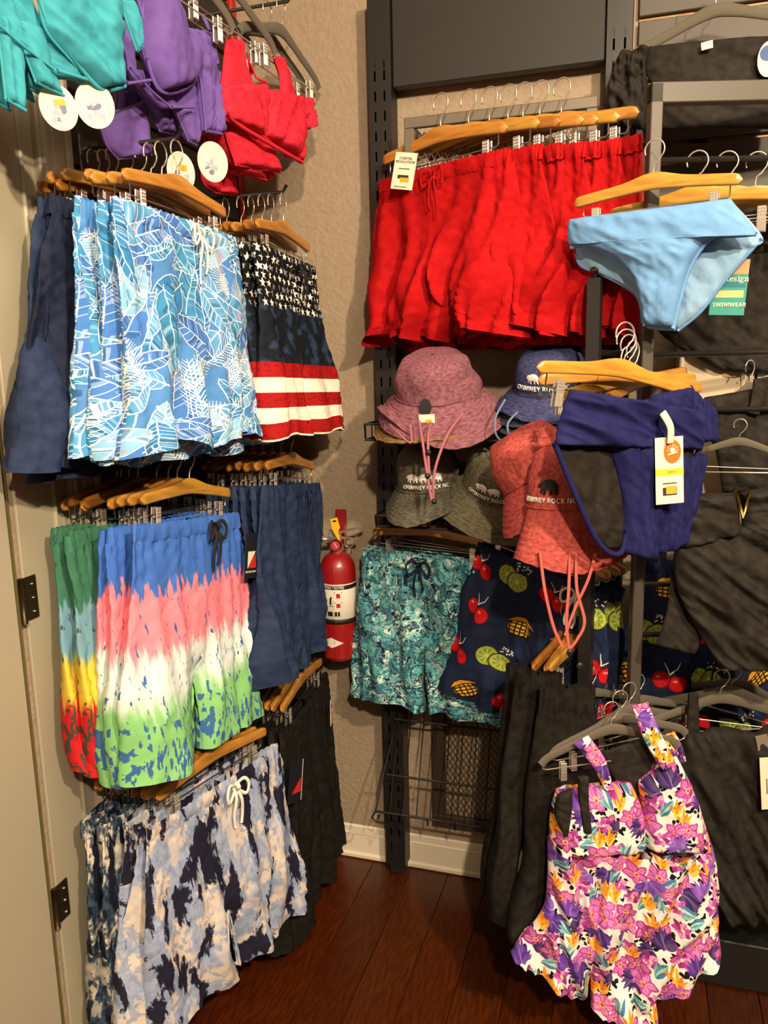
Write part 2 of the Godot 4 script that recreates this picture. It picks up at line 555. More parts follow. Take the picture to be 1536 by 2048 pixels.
func mesh_panel(called: String, label: String, o: Vector3, s: Vector2, c: Color, b: float) -> void:
	var t := thing(called, label, "mesh panel", "", o)
	var m := mat("mesh%s" % c.to_html(), c, 0.5, 0.3)
	for q in [[Vector3(s.x / 2, s.y - b / 2, 0), Vector3(s.x, b, 0.016), "rail"], [Vector3(s.x / 2, b / 2, 0), Vector3(s.x, b, 0.016), "rail"], [Vector3(b / 2, s.y / 2, 0), Vector3(b, s.y - 2 * b, 0.016), "stile"], [Vector3(s.x - b / 2, s.y / 2, 0), Vector3(b, s.y - 2 * b, 0.016), "stile"]]:
		part(q[2], box_mesh(q[1], 0.002), m, t, q[0])
	var st := begin()
	var cw := 0.0085
	var chh := 0.013
	var nx := int((s.x - 2 * b) / cw)
	var ny := int((s.y - 2 * b) / chh)
	for i in nx:
		var p := PackedVector3Array()
		for j in ny + 1:
			p.append(Vector3(b + (i + 0.5 + 0.47 * (1.0 if (i + j) % 2 else -1.0)) * cw, b + j * chh, 0.0008 * (1.0 if j % 2 else -1.0)))
		tube(st, p, 0.0015, 3)
	part("mesh", done(st), m, t).set_meta("kind", "stuff")
	for x in [0.02, s.x - 0.02]:
		part("bracket", box_mesh(Vector3(0.012, 0.02, maxf(o.z - 0.0, 0.02)), 0.001), m, t, Vector3(x, s.y - 0.03, -o.z / 2))

func wire_shelf(called: String, label: String, o: Vector3, s: Vector2, lip: float) -> void:
	var t := thing(called, label, "wire shelf", "", o)
	for z in [0.0, s.y * 0.5, s.y]:
		part("rail", tube_mesh([Vector3(-0.02 if z == s.y else 0.0, 0, z), Vector3(s.x, 0, z)], 0.0035), mats["black_soft"], t)
	part("rail", tube_mesh([Vector3(-0.02, lip, s.y + 0.004), Vector3(s.x, lip, s.y + 0.004)], 0.0035), mats["black_soft"], t)
	for i in 22:
		var x := i * s.x / 21.0
		part("wire", tube_mesh([Vector3(x, 0.002, 0), Vector3(x, 0.002, s.y), Vector3(x, lip, s.y + 0.004)], 0.0018, 5), mats["black_soft"], t)
	for x in [-0.018, s.x]:
		part("end_loop", tube_mesh([Vector3(x, lip, s.y + 0.004), Vector3(x, 0, s.y), Vector3(x, 0, 0.0), Vector3(x, lip, 0.0), Vector3(x, lip, s.y)], 0.003), mats["black_soft"], t)

# ---------- free standing racks at the right ----------
func build_racks() -> void:
	var m: Material = mats["black_metal"]
	# side unit: two posts joined by rods that carry hangers
	var a := Vector3(1.046, 0, 0.40)
	var b := Vector3(1.104, 0, 0.09)
	var t := thing("garment_rack", "narrow black two post rack with a levelling knob on top", "rack")
	var d := (b - a).normalized()
	var bs := Basis(Vector3.UP, atan2(-d.x, -d.z))
	for q in [a, b]:
		var st := begin()
		box(st, q + Vector3(0, 0.887, 0), Vector3(0.030, 1.774, 0.030), 0.002, bs)
		part("post", done(st), m, t)
	var st2 := begin()
	box(st2, (a + b) / 2 + Vector3(0, 1.758, 0), Vector3(0.024, 0.034, a.distance_to(b)), 0.002, bs)
	part("top_rail", done(st2), m, t)
	for y in [1.614, 0.999, 0.869]:
		var c: float = 1.0 if y > 1.5 else 0.85
		part("rod", tube_mesh([a + Vector3(0, y, 0), a + d * (a.distance_to(b) * c) + Vector3(0, y, 0)], 0.008, 8), mat("rod_steel", rgb(104, 100, 94), 0.35, 0.6), t)
	st2 = begin()
	lathe(st2, [Vector2(0.001, 0.024), Vector2(0.009, 0.023), Vector2(0.0115, 0.017), Vector2(0.0115, 0.013), Vector2(0.004, 0.012), Vector2(0.004, -0.004)], 16)
	part("knob", done(st2), mat("knob", rgb(70, 62, 54), 0.4, 0.6), t, a + Vector3(0, 1.774, 0))
	# tall front frame with rungs
	var r := Vector3(0.954, 0, -0.299)
	var th := atan2(0.299, 0.954)
	var f := thing("garment_rack", "tall black frame rack with rungs and a hanging bar", "rack", "", Vector3(1.157, 0, 0.40), th)
	for x in [0.0, 0.62]:
		part("post", box_mesh(Vector3(0.025, 2.15, 0.03), 0.002), mat("frame_grey", rgb(70, 64, 56), 0.5), f, Vector3(x, 1.076, 0))
	part("top_rail", box_mesh(Vector3(0.645, 0.04, 0.03), 0.002), mats["frame_grey"], f, Vector3(0.31, 2.132, 0))
	for y in [2.004, 1.607, 1.485, 1.09, 0.97, 0.4]:
		part("rung", tube_mesh([Vector3(0, y, 0), Vector3(0.62, y, 0)], 0.0065, 8), m, f)
	# plinth
	var pl := thing("rack_plinth", "black plinth base under the frame rack on the floor", "plinth", "", Vector3(1.2, 0, 0.02))
	part("body", box_mesh(Vector3(0.8, 0.13, 0.26), 0.003), mats["black_soft"], pl, Vector3(0.4, 0.068, 0.135))
	part("kick", box_mesh(Vector3(0.78, 0.02, 0.24), 0.001), mats["black_soft"], pl, Vector3(0.4, 0.01, 0.135))
	part("back_board", box_mesh(Vector3(0.8, 0.75, 0.012), 0.002), mats["black_soft"], pl, Vector3(0.44, 0.5, 0.01))
# ---------- prints on cloth ----------
func poly(im: Image, pts: PackedVector2Array, c: Color) -> void:
	var n := pts.size()
	var y0 := 1e9
	var y1 := -1e9
	for p in pts:
		y0 = minf(y0, p.y)
		y1 = maxf(y1, p.y)
	for y in range(maxi(0, int(floor(y0))), mini(im.get_height() - 1, int(ceil(y1))) + 1):
		var yc := y + 0.5
		var xs := []
		for i in n:
			var a := pts[i]
			var b := pts[(i + 1) % n]
			if (a.y <= yc) != (b.y <= yc):
				xs.append(a.x + (yc - a.y) / (b.y - a.y) * (b.x - a.x))
		xs.sort()
		for k in range(0, xs.size() - 1, 2):
			var x0 := roundi(xs[k])
			im.fill_rect(Rect2i(x0, y, maxi(1, roundi(xs[k + 1]) - x0), 1), c)

# the same on a pattern that repeats
func tpoly(im: Image, pts: PackedVector2Array, c: Color) -> void:
	var w := float(im.get_width())
	var h := float(im.get_height())
	var lo := pts[0]
	var hi := pts[0]
	for p in pts:
		lo = lo.min(p)
		hi = hi.max(p)
	for oy in [-h, 0.0, h]:
		if hi.y + oy < 0 or lo.y + oy > h: continue
		for ox in [-w, 0.0, w]:
			if hi.x + ox < 0 or lo.x + ox > w: continue
			if ox == 0.0 and oy == 0.0: poly(im, pts, c)
			else:
				var q := PackedVector2Array()
				for p in pts: q.append(p + Vector2(ox, oy))
				poly(im, q, c)

func stroke(im: Image, pts: PackedVector2Array, w0: float, c: Color, w1 := -1.0) -> void:
	if w1 < 0: w1 = w0
	var n := pts.size()
	var l := PackedVector2Array()
	var r := PackedVector2Array()
	for i in n:
		var d := (pts[mini(i + 1, n - 1)] - pts[maxi(i - 1, 0)]).normalized()
		var s := Vector2(-d.y, d.x) * lerpf(w0, w1, float(i) / (n - 1)) * 0.5
		l.append(pts[i] + s)
		r.append(pts[i] - s)
	for i in n - 1:
		tpoly(im, PackedVector2Array([l[i], l[i + 1], r[i + 1], r[i]]), c)

func xf(pts: PackedVector2Array, o: Vector2, a: float, s := 1.0) -> PackedVector2Array:
	var r := PackedVector2Array()
	for p in pts: r.append(o + (p * s).rotated(a))
	return r

func noise_bytes(w: int, h: int, freq: float, seed_: int, kind := FastNoiseLite.TYPE_SIMPLEX_SMOOTH, oct := 4) -> PackedByteArray:
	var n := FastNoiseLite.new()
	n.noise_type = kind
	n.seed = seed_
	n.frequency = freq
	n.fractal_octaves = oct
	var im := n.get_seamless_image(w, h)
	im.convert(Image.FORMAT_L8)
	return im.get_data()

func leaf_shape(l: float, w: float) -> PackedVector2Array:
	var r := PackedVector2Array()
	for k in 13:
		var t := k / 12.0
		r.append(Vector2(l * t, -w * pow(sin(PI * pow(t, 0.8)), 0.8)))
	for k in range(11, 0, -1):
		var t := k / 12.0
		r.append(Vector2(l * t, w * pow(sin(PI * pow(t, 0.8)), 0.8)))
	return r

func leaf_print() -> Image:
	var s := 1024
	var im := Image.create(s, s, false, Image.FORMAT_RGB8)
	im.fill(rgb(78, 134, 198))
	rng.seed = 11
	var fills := [rgb(58, 128, 188), rgb(92, 158, 214), rgb(66, 142, 194), rgb(128, 184, 224), rgb(72, 124, 200)]
	var white := rgb(244, 244, 238)
	for k in 64:
		var o := Vector2(rng.randf() * s, rng.randf() * s)
		var a := -PI / 2 + rng.randf_range(-1.3, 1.3) + (PI if rng.randf() < 0.4 else 0.0)
		var kind := 2 if k % 5 == 2 else k % 2
		var l := rng.randf_range(240, 420)
		if kind == 0 or kind == 1:
			var w := l * rng.randf_range(0.16, 0.26)
			var shp := leaf_shape(l, w)
			var f: Color = fills[rng.randi() % 5]
			tpoly(im, xf(shp, o, a), f)
			# brushed tone
			for q in 16:
				var t := rng.randf_range(0.1, 0.9)
				var sd := -1.0 if q % 2 else 1.0
				var ww := w * sin(PI * t) * 0.9
				tpoly(im, xf(PackedVector2Array([Vector2(l * t, 2 * sd), Vector2(l * (t + 0.09), ww * sd), Vector2(l * (t + 0.14), ww * sd * 0.9), Vector2(l * (t + 0.04), 2 * sd)]), o, a), f.lightened(rng.randf_range(0.05, 0.4)) if rng.randf() < 0.5 else f.darkened(0.2))
			if rng.randf() < 0.3:
				var t2 := rng.randf_range(0.3, 0.7)
				tpoly(im, xf(PackedVector2Array([Vector2(l * t2, 0), Vector2(l * t2 + 20, w * 0.7), Vector2(l * t2 + 44, w * 0.6), Vector2(l * t2 + 22, 0)]), o, a), rgb(246, 148, 170))
			var ring := shp.duplicate()
			ring.append(shp[0])
			stroke(im, xf(ring, o, a), 4.5, white)
			stroke(im, xf(PackedVector2Array([Vector2(-20, 0), Vector2(l * 0.5, 3), Vector2(l, 0)]), o, a), 8.0, white, 3.0)
			for q in 9:
				var t3 := 0.1 + 0.09 * q
				for sd2 in [-1.0, 1.0]:
					if rng.randf() < (0.75 if kind == 0 else 0.4):
						var ww2: float = w * pow(sin(PI * minf(pow(t3 + 0.1, 0.8), 1.0)), 0.8) * 0.96
						stroke(im, xf(PackedVector2Array([Vector2(l * t3, 0), Vector2(l * (t3 + 0.06), ww2 * 0.6 * sd2), Vector2(l * (t3 + 0.1), ww2 * sd2)]), o, a), 2.8, white)
		else:
			# a feathery palm frond in line only
			l *= 0.85
			stroke(im, xf(PackedVector2Array([Vector2(0, 0), Vector2(l * 0.5, 8), Vector2(l, 0)]), o, a), 6.0, white, 3.0)
			for q in 15:
				var t4 := 0.06 + q * 0.062
				for sd3 in [-1.0, 1.0]:
					var ln := l * 0.3 * sin(PI * (0.15 + t4 * 0.8))
					stroke(im, xf(PackedVector2Array([Vector2(l * t4, 6), Vector2(l * t4 + ln * 0.5, ln * 0.55 * sd3), Vector2(l * t4 + ln * 0.8, ln * sd3)]), o, a), 5.5, white, 2.0)
	return im

func star(r: float) -> PackedVector2Array:
	var p := PackedVector2Array()
	for k in 10:
		p.append(Vector2.from_angle(-PI / 2 + PI * k / 5.0) * (r if k % 2 == 0 else r * 0.42))
	return p

func flag_print() -> Image:
	var s := 1024
	var im := Image.create(s, s, false, Image.FORMAT_RGB8)
	im.fill(rgb(26, 34, 48))
	rng.seed = 5
	var g := noise_bytes(s, s, 0.008, 3)
	var f := noise_bytes(s, s, 0.05, 4)
	var d := PackedByteArray()
	d.resize(s * s * 3)
	for y in s:
		var v := float(y) / s
		for x in s:
			var i := y * s + x
			var n := g[i] / 255.0
			var c := Color(0.08, 0.09, 0.1)
			if v > 0.30 and v <= 0.60:
				c = Color(0.09, 0.115, 0.15).lerp(Color(0.17, 0.24, 0.34), smoothstep(0.5, 0.75, n))
			elif v > 0.60:
				var band := int((v - 0.60) / 0.078)
				if band % 2 == 0:
					c = Color(0.62, 0.1, 0.1).darkened(0.45 * smoothstep(0.6, 0.8, f[i] / 255.0))
				else:
					c = Color(0.93, 0.9, 0.83)
			d[i * 3] = int(c.r * 255)
			d[i * 3 + 1] = int(c.g * 255)
			d[i * 3 + 2] = int(c.b * 255)
	im = Image.create_from_data(s, s, false, Image.FORMAT_RGB8, d)
	for k in 17:
		for j in 7:
			var o := Vector2((k + 0.5 * (j % 2)) * 61.0 + rng.randf_range(-7, 7), 18 + j * 47 + rng.randf_range(-6, 6))
			tpoly(im, xf(star(rng.randf_range(19, 29)), o, rng.randf_range(-0.3, 0.3)), rgb(240, 238, 230) if rng.randf() < 0.85 else rgb(120, 130, 140))
	return im

# bands of dye with ragged borders and dripped marks: colours, borders, softness, marks
func dip_print(cols: Array, edges: Array, soft: Array, mark: Color, seed_: int, from: float) -> Image:
	var s := 768
	var a := noise_bytes(s, s, 0.012, seed_)
	var b := noise_bytes(s, s, 0.09, seed_ + 1)
	var d := PackedByteArray()
	d.resize(s * s * 3)
	for y in s:
		var v := float(y) / s
		for x in s:
			var xs := (x * 3) % s
			var n := a[(y / 3) * s + xs] / 255.0 - 0.5
			var q := b[(y / 4) * s + x] / 255.0
			var m := a[((y + 300) % s) * s + (x * 4) % s] / 255.0
			var c: Color = cols[0]
			for k in edges.size():
				var e: float = edges[k] + n * 0.11
				c = c.lerp(cols[k + 1], smoothstep(e - soft[k], e + soft[k], v + (q - 0.5) * 0.03 * float(soft[k] < 0.02)))
			var w := smoothstep(from, 1.0, v) * 0.12
			if m * 0.62 + q * 0.38 > 0.70 - w: c = mark.lerp(c, 0.1)
			elif v > edges[2] + 0.06 and a[((y + 100) % s) * s + (x * 3 + 200) % s] / 255.0 + (q - 0.5) * 0.5 > 0.66: c = mark.lerp(c, 0.15)
			var i := (y * s + x) * 3
			d[i] = int(c.r * 255)
			d[i + 1] = int(c.g * 255)
			d[i + 2] = int(c.b * 255)
	return Image.create_from_data(s, s, false, Image.FORMAT_RGB8, d)

func tie_print(stops: Array, seed_: int, stretch: int) -> Image:
	var s := 768
	var n := FastNoiseLite.new()
	n.seed = seed_
	n.frequency = 0.0075
	n.fractal_octaves = 6
	n.fractal_gain = 0.56
	n.domain_warp_enabled = true
	n.domain_warp_amplitude = 60.0
	n.domain_warp_frequency = 0.008
	var im0 := n.get_seamless_image(s, s)
	im0.convert(Image.FORMAT_L8)
	var a := im0.get_data()
	var b := noise_bytes(s, s, 0.006, seed_ + 9)
	var f := noise_bytes(s, s, 0.03, seed_ + 5)
	var d := PackedByteArray()
	d.resize(s * s * 3)
	for y in s:
		for x in s:
			var t := a[(y / stretch) * s + x] / 255.0
			var w := b[y * s + x] / 255.0
			var e := f[y * s + x] / 255.0
			var c: Color = stops[2].lerp(stops[3], smoothstep(0.42, 0.62, w))
			c = c.lerp(stops[1], smoothstep(0.5, 0.62, e) * 0.7)
			c = c.lerp(stops[0], 1.0 - smoothstep(0.37, 0.42, t + (e - 0.5) * 0.12))
			c = c.lerp(stops[3], smoothstep(0.66, 0.74, t) * 0.7)
			var i := (y * s + x) * 3
			d[i] = int(c.r * 255)
			d[i + 1] = int(c.g * 255)
			d[i + 2] = int(c.b * 255)
	return Image.create_from_data(s, s, false, Image.FORMAT_RGB8, d)

func wave_print() -> Image:
	var s := 768
	var n := FastNoiseLite.new()
	n.seed = 21
	n.frequency = 0.011
	n.fractal_octaves = 3
	n.domain_warp_enabled = true
	n.domain_warp_amplitude = 70.0
	n.domain_warp_frequency = 0.012
	var im0 := n.get_seamless_image(s, s)
	im0.convert(Image.FORMAT_L8)
	var a := im0.get_data()
	var b := noise_bytes(s, s, 0.009, 33)
	var cols := [rgb(28, 36, 62), rgb(62, 116, 134), rgb(92, 170, 178), rgb(136, 206, 204), rgb(104, 184, 190), rgb(206, 234, 222), rgb(74, 138, 154), rgb(122, 198, 200)]
	var d := PackedByteArray()
	d.resize(s * s * 3)
	for y in s:
		for x in s:
			var t := a[y * s + x] / 255.0 * 12.0
			var w := b[y * s + x] / 255.0 * 6.0
			var k := int(t + w) % 8
			var fr := fmod(t, 1.0)
			var c: Color = cols[(int(t) * 3 + int(w) * 2) % 8]
			if fr < 0.13: c = rgb(22, 40, 54)
			elif k == 0 and fr > 0.5: c = cols[0]
			elif k == 5 and fr > 0.7: c = rgb(222, 240, 228)
			var i := (y * s + x) * 3
			d[i] = int(c.r * 255)
			d[i + 1] = int(c.g * 255)
			d[i + 2] = int(c.b * 255)
	var im := Image.create_from_data(s, s, false, Image.FORMAT_RGB8, d)
	rng.seed = 77
	for k in 70:   # curling crests
		var o := Vector2(rng.randf() * s, rng.randf() * s)
		var a0 := rng.randf() * TAU
		var p := PackedVector2Array()
		for q in 18:
			var t2 := q / 17.0
			p.append(o + Vector2.from_angle(a0 + t2 * 5.2) * (5.0 + 26.0 * (1.0 - t2)))
		stroke(im, p, 3.0, rgb(18, 34, 50) if k % 4 else rgb(206, 236, 224), 1.5)
	return im

func fruit_print() -> Image:
	var s := 1024
	var im := Image.create(s, s, false, Image.FORMAT_RGB8)
	im.fill(rgb(32, 42, 70))
	rng.seed = 8
	var order := [0, 1, 2, 0, 1, 2, 0, 1, 0, 2, 0, 1, 2, 0, 1, 1, 2, 0, 2, 0, 0, 1, 0, 2, 1]
	for k in 25:
		var o := Vector2((k % 5) * 205 + 100 + (k / 5 % 2) * 80, (k / 5) * 205 + 100) + Vector2(rng.randf_range(-22, 22), rng.randf_range(-22, 22))
		var a := rng.randf_range(-0.9, 0.9)
		match order[k]:
			0:
				for q in [[Vector2(-32, 0), 38.0], [Vector2(34, 22), 40.0]]:
					tpoly(im, xf(ellipse(q[1], q[1], 20), o + q[0], 0), rgb(112, 14, 22))
					tpoly(im, xf(ellipse(q[1] - 5, q[1] - 5, 20), o + q[0], 0), rgb(206, 30, 38))
					tpoly(im, xf(ellipse(9, 6, 12), o + q[0] + Vector2(-12, -12), 0), rgb(246, 130, 130))
				for q in [Vector2(-18, -70), Vector2(40, -76)]:
					stroke(im, PackedVector2Array([o + Vector2(0, -20), o + q * 0.6 + Vector2(6, 0), o + q]), 6.0, rgb(236, 230, 214), 3.0)
			1:
				var both := [Vector2(-34, -6), Vector2(22, 14)]
				for q in both:
					tpoly(im, xf(ellipse(52, 50, 24), o + q, 0), rgb(34, 44, 20))
					tpoly(im, xf(ellipse(48, 46, 24), o + q, 0), rgb(150, 168, 62))
					tpoly(im, xf(ellipse(41, 39, 24), o + q, 0), rgb(206, 212, 130))
					for z in 9:
						var a2 := TAU * z / 9.0
						tpoly(im, xf(PackedVector2Array([Vector2(6, 0), Vector2(36, -11), Vector2(38, 0), Vector2(36, 11)]), o + q, a2), rgb(142, 162, 52))
				for z in 16:
					tpoly(im, xf(ellipse(4, 4, 8), o + Vector2(rng.randf_range(0, 80), rng.randf_range(-78, -42)), 0), rgb(236, 236, 226))
			2:
				tpoly(im, xf(ellipse(58, 46, 24), o, a), rgb(36, 26, 10))
				tpoly(im, xf(ellipse(53, 41, 24), o, a), rgb(226, 178, 72))
				for z in range(-2, 3):
					stroke(im, xf(PackedVector2Array([Vector2(z * 21, -38), Vector2(z * 24, 0), Vector2(z * 20, 38)]), o, a), 6.0, rgb(40, 28, 12))
					stroke(im, xf(PackedVector2Array([Vector2(-50, z * 16), Vector2(0, z * 19), Vector2(50, z * 16)]), o, a), 6.0, rgb(40, 28, 12))
				tpoly(im, xf(PackedVector2Array([Vector2(-70, -22), Vector2(-36, -54), Vector2(0, -62), Vector2(40, -50), Vector2(84, -18), Vector2(40, -28), Vector2(0, -32), Vector2(-40, -24)]), o, a), rgb(40, 28, 12))
				tpoly(im, xf(PackedVector2Array([Vector2(-60, -25), Vector2(-34, -49), Vector2(0, -57), Vector2(38, -45), Vector2(72, -23), Vector2(40, -33), Vector2(0, -37), Vector2(-38, -29)]), o, a), rgb(222, 158, 56))
	return im

func floral_print() -> Image:
	var s := 1024
	var im := Image.create(s, s, false, Image.FORMAT_RGB8)
	im.fill(rgb(240, 232, 226))
	rng.seed = 14
	for k in 520:   # leopard marks
		var o := Vector2(rng.randf() * s, rng.randf() * s)
		var p := PackedVector2Array()
		for q in 9:
			p.append(Vector2.from_angle(TAU * q / 9.0) * rng.randf_range(7, 17) * Vector2(1.25, 0.85))
		tpoly(im, xf(p, o, rng.randf() * TAU), rgb(26, 22, 28))
	for k in 132:
		var o := Vector2((k % 11) * 94 + rng.randf_range(-40, 40), (k / 11) * 87 + rng.randf_range(-40, 40))
		var a := rng.randf() * TAU
		var kind: int = [0, 1, 3, 2, 0, 1, 4, 3, 0, 4, 2][(k * 7 + k / 11) % 11]
		match kind:
			0:   # orchid
				var base: Color = [rgb(196, 70, 160), rgb(224, 110, 182), rgb(172, 62, 140), rgb(206, 92, 188)][rng.randi() % 4]
				for q in 5:
					var pa := a + TAU * q / 5.0
					var l := rng.randf_range(58, 86)
					tpoly(im, xf(leaf_shape(l, l * 0.36), o, pa), base.darkened(0.08 * (q % 3)))
					tpoly(im, xf(leaf_shape(l * 0.75, l * 0.2), o + Vector2.from_angle(pa) * 8, pa), base.lightened(0.3))
					stroke(im, xf(PackedVector2Array([Vector2(0, 0), Vector2(l * 0.9, 0)]), o, pa), 2.5, base.darkened(0.35))
				tpoly(im, xf(ellipse(17, 13, 12), o, a), rgb(238, 176, 104))
				tpoly(im, xf(ellipse(8, 7, 10), o, a), rgb(176, 44, 96))
			1:   # split purple leaf
				var c: Color = [rgb(74, 40, 130), rgb(104, 60, 168), rgb(54, 36, 92), rgb(130, 84, 190)][rng.randi() % 4]
				for q in 9:
					var pa := a + (q - 4) * 0.3
					var l2 := 112.0 - absf(q - 4) * 9
					tpoly(im, xf(leaf_shape(l2, 15), o, pa), c.lightened(0.07 * (q % 3)))
				stroke(im, xf(PackedVector2Array([Vector2(0, 0), Vector2(96, 0)]), o, a), 4.0, c.lightened(0.45), 2.0)
			2:   # orange spiked bloom
				for q in 7:
					var pa := -PI / 2 + (q - 3) * 0.28
					tpoly(im, xf(leaf_shape(88.0 - absf(q - 3) * 8, 9), o + Vector2(0, 20.0 * (q % 3)), pa), [rgb(240, 160, 44), rgb(226, 120, 34), rgb(246, 190, 80)][q % 3])
			4:   # small orchid with dark veins
				for q in 6:
					var pb := a + TAU * q / 6.0
					tpoly(im, xf(leaf_shape(52, 17), o, pb), [rgb(150, 52, 128), rgb(232, 150, 204), rgb(186, 84, 176)][q % 3])
					stroke(im, xf(PackedVector2Array([Vector2(4, 0), Vector2(46, 0)]), o, pb), 2.0, rgb(96, 24, 84))
				tpoly(im, xf(ellipse(10, 9, 10), o, a), rgb(246, 214, 150))
			3:   # pale teal blades
				for q in 4:
					tpoly(im, xf(leaf_shape(100, 10), o, a + q * 0.22), [rgb(126, 182, 180), rgb(92, 150, 166), rgb(170, 208, 200), rgb(70, 122, 160)][q])
	return im

func noise_print(c0: Color, c1: Color, freq: float, seed_: int, stretch := 1, s := 512) -> Image:
	var a := noise_bytes(s, s, freq, seed_, FastNoiseLite.TYPE_SIMPLEX_SMOOTH, 5)
	var d := PackedByteArray()
	d.resize(s * s * 3)
	for y in s:
		for x in s:
			var c := c0.lerp(c1, a[(y / stretch) * s + x] / 255.0)
			var i := (y * s + x) * 3
			d[i] = int(c.r * 255)
			d[i + 1] = int(c.g * 255)
			d[i + 2] = int(c.b * 255)
	return Image.create_from_data(s, s, false, Image.FORMAT_RGB8, d)

func noise_normal(freq: float, seed_: int, bump: float, s := 512) -> ImageTexture:
	var n := FastNoiseLite.new()
	n.seed = seed_
	n.frequency = freq
	n.fractal_octaves = 4
	var im := n.get_seamless_image(s, s)
	im.convert(Image.FORMAT_RGBA8)
	im.bump_map_to_normal_map(bump)
	return tex(im)

func solid_cloth(key: String, c: Color, rough := 0.8, vary := 0.12) -> StandardMaterial3D:
	var m := mat(key, Color.WHITE, rough)
	m.albedo_texture = tex(noise_print(c.darkened(vary), c.lightened(vary * 0.5), 0.03, hash(key) % 1000, 1, 256))
	m.uv1_scale = Vector3(4, 4, 1)
	m.normal_enabled = true
	m.normal_texture = crinkle
	m.normal_scale = 0.16
	return m

var crinkle: Texture2D

func make_materials() -> void:
	crinkle = noise_normal(0.02, 3, 6.0)
	var grain := noise_print(rgb(156, 118, 54), rgb(200, 162, 86), 0.02, 6, 1, 256)
	for k in 3:
		var w := mat("wood%d" % k, [rgb(255, 226, 196), rgb(226, 186, 152), rgb(255, 240, 190)][k], 0.34)
		w.albedo_texture = tex(grain) if k == 0 else mats["wood0"].albedo_texture
		w.uv1_scale = Vector3(1.4, 14, 1)
		w.clearcoat_enabled = true
		w.clearcoat = 0.4
		w.clearcoat_roughness = 0.25
	mat("chrome", rgb(206, 200, 188), 0.34, 0.75)
	mat("wire", rgb(190, 186, 178), 0.28, 1.0)
	mat("black_metal", rgb(25, 24, 23), 0.45)
	mat("black_soft", rgb(20, 19, 19), 0.6)
	mat("velvet", rgb(92, 86, 74), 0.95)
	mats["velvet"].rim_enabled = true
	mats["velvet"].rim = 0.3
	mat("velvet_dark", rgb(48, 45, 40), 0.95)
	mat("paper", rgb(226, 216, 192), 0.75)
	mat("ink", rgb(40, 38, 44), 0.8)
	mat("price", rgb(250, 160, 40), 0.6)
	mat("white_cord", rgb(236, 232, 222), 0.8)
	mat("dark_cord", rgb(20, 20, 26), 0.85)
	# cloths
	printed("leaf", leaf_print(), Vector2(0.40, 0.40), 0.6)
	printed("flag", flag_print(), Vector2(0.50, 0.455), 0.7)
	var blue := rgb(66, 110, 196)
	printed("dip", dip_print([blue, rgb(246, 136, 152), rgb(212, 226, 226), rgb(130, 192, 122)], [0.24, 0.47, 0.64], [0.012, 0.035, 0.05], rgb(48, 88, 160), 40, 0.5), Vector2(0.5, 0.56), 0.6)
	printed("dip_green", dip_print([rgb(62, 116, 92), rgb(112, 156, 176), rgb(222, 192, 70), rgb(206, 40, 44)], [0.27, 0.47, 0.64], [0.014, 0.03, 0.03], rgb(58, 78, 62), 60, 0.35), Vector2(0.5, 0.56), 0.6)
	printed("tie", tie_print([rgb(36, 36, 54), rgb(136, 152, 188), rgb(158, 172, 202), rgb(214, 202, 192)], 71, 2), Vector2(0.44, 0.6), 0.65)
	printed("tie_dark", tie_print([rgb(24, 28, 42), rgb(30, 40, 60), rgb(58, 78, 98), rgb(206, 200, 186)], 90, 2), Vector2(0.3, 0.5), 0.6)
	printed("waves", wave_print(), Vector2(0.72, 0.72), 0.7)
	printed("fruit", fruit_print(), Vector2(0.58, 0.58), 0.7)
	printed("floral", floral_print(), Vector2(0.38, 0.38), 0.7)
	for k in ["leaf", "flag", "dip", "dip_green", "tie", "tie_dark", "waves", "fruit", "floral"]:
		mats[k].normal_enabled = true
		mats[k].normal_texture = crinkle
		mats[k].normal_scale = 0.14
	solid_cloth("navy", rgb(36, 50, 82), 0.72)
	solid_cloth("navy_deep", rgb(26, 34, 58), 0.75)
	solid_cloth("black_cloth", rgb(26, 24, 21), 0.8)
	solid_cloth("black_swim", rgb(37, 34, 30), 0.7)
	solid_cloth("red_cloth", rgb(174, 12, 16), 0.85, 0.1)
	solid_cloth("teal", rgb(62, 158, 176), 0.7, 0.05)
	solid_cloth("purple", rgb(106, 82, 158), 0.7, 0.05)
	solid_cloth("coral", rgb(212, 42, 62), 0.7, 0.05)
	solid_cloth("sky_blue", rgb(108, 156, 208), 0.7, 0.04)
	solid_cloth("sky_lining", rgb(136, 176, 210), 0.7, 0.04)
	solid_cloth("indigo", rgb(30, 31, 80), 0.75, 0.05)
	solid_cloth("black_mesh", rgb(34, 30, 26), 0.8)
	for q in [["hat_mauve", rgb(138, 81, 94)], ["hat_navy", rgb(56, 62, 110)], ["hat_slate", rgb(52, 60, 78)], ["hat_olive", rgb(108, 102, 78)], ["hat_grey", rgb(94, 90, 74)], ["hat_red", rgb(194, 76, 70)], ["hat_tan", rgb(140, 108, 56)]]:
		solid_cloth(q[0], q[1], 0.9, 0.28)
		mats[q[0]].uv1_scale = Vector3(5, 2, 1)
	# building
	var wl := mat("wall", Color.WHITE, 0.85)
	wl.albedo_texture = tex(noise_print(rgb(150, 133, 112), rgb(161, 145, 123), 0.02, 2))
	wl.uv1_triplanar = true
	wl.uv1_world_triplanar = true
	wl.uv1_scale = Vector3(3.2, 3.2, 3.2)
	wl.normal_enabled = true
	wl.normal_texture = noise_normal(0.035, 12, 9.0)
	wl.normal_scale = 0.3
	for k in mats:
		if mats[k].normal_enabled and k != "wall": mats[k].metallic_specular = 0.22
	mat("white_paint", rgb(228, 218, 196), 0.45)
	mat("door_paint", rgb(166, 159, 138), 0.45)
	mat("ceiling", rgb(226, 220, 208), 0.9)
	mat("hinge", rgb(66, 54, 34), 0.4, 0.7)
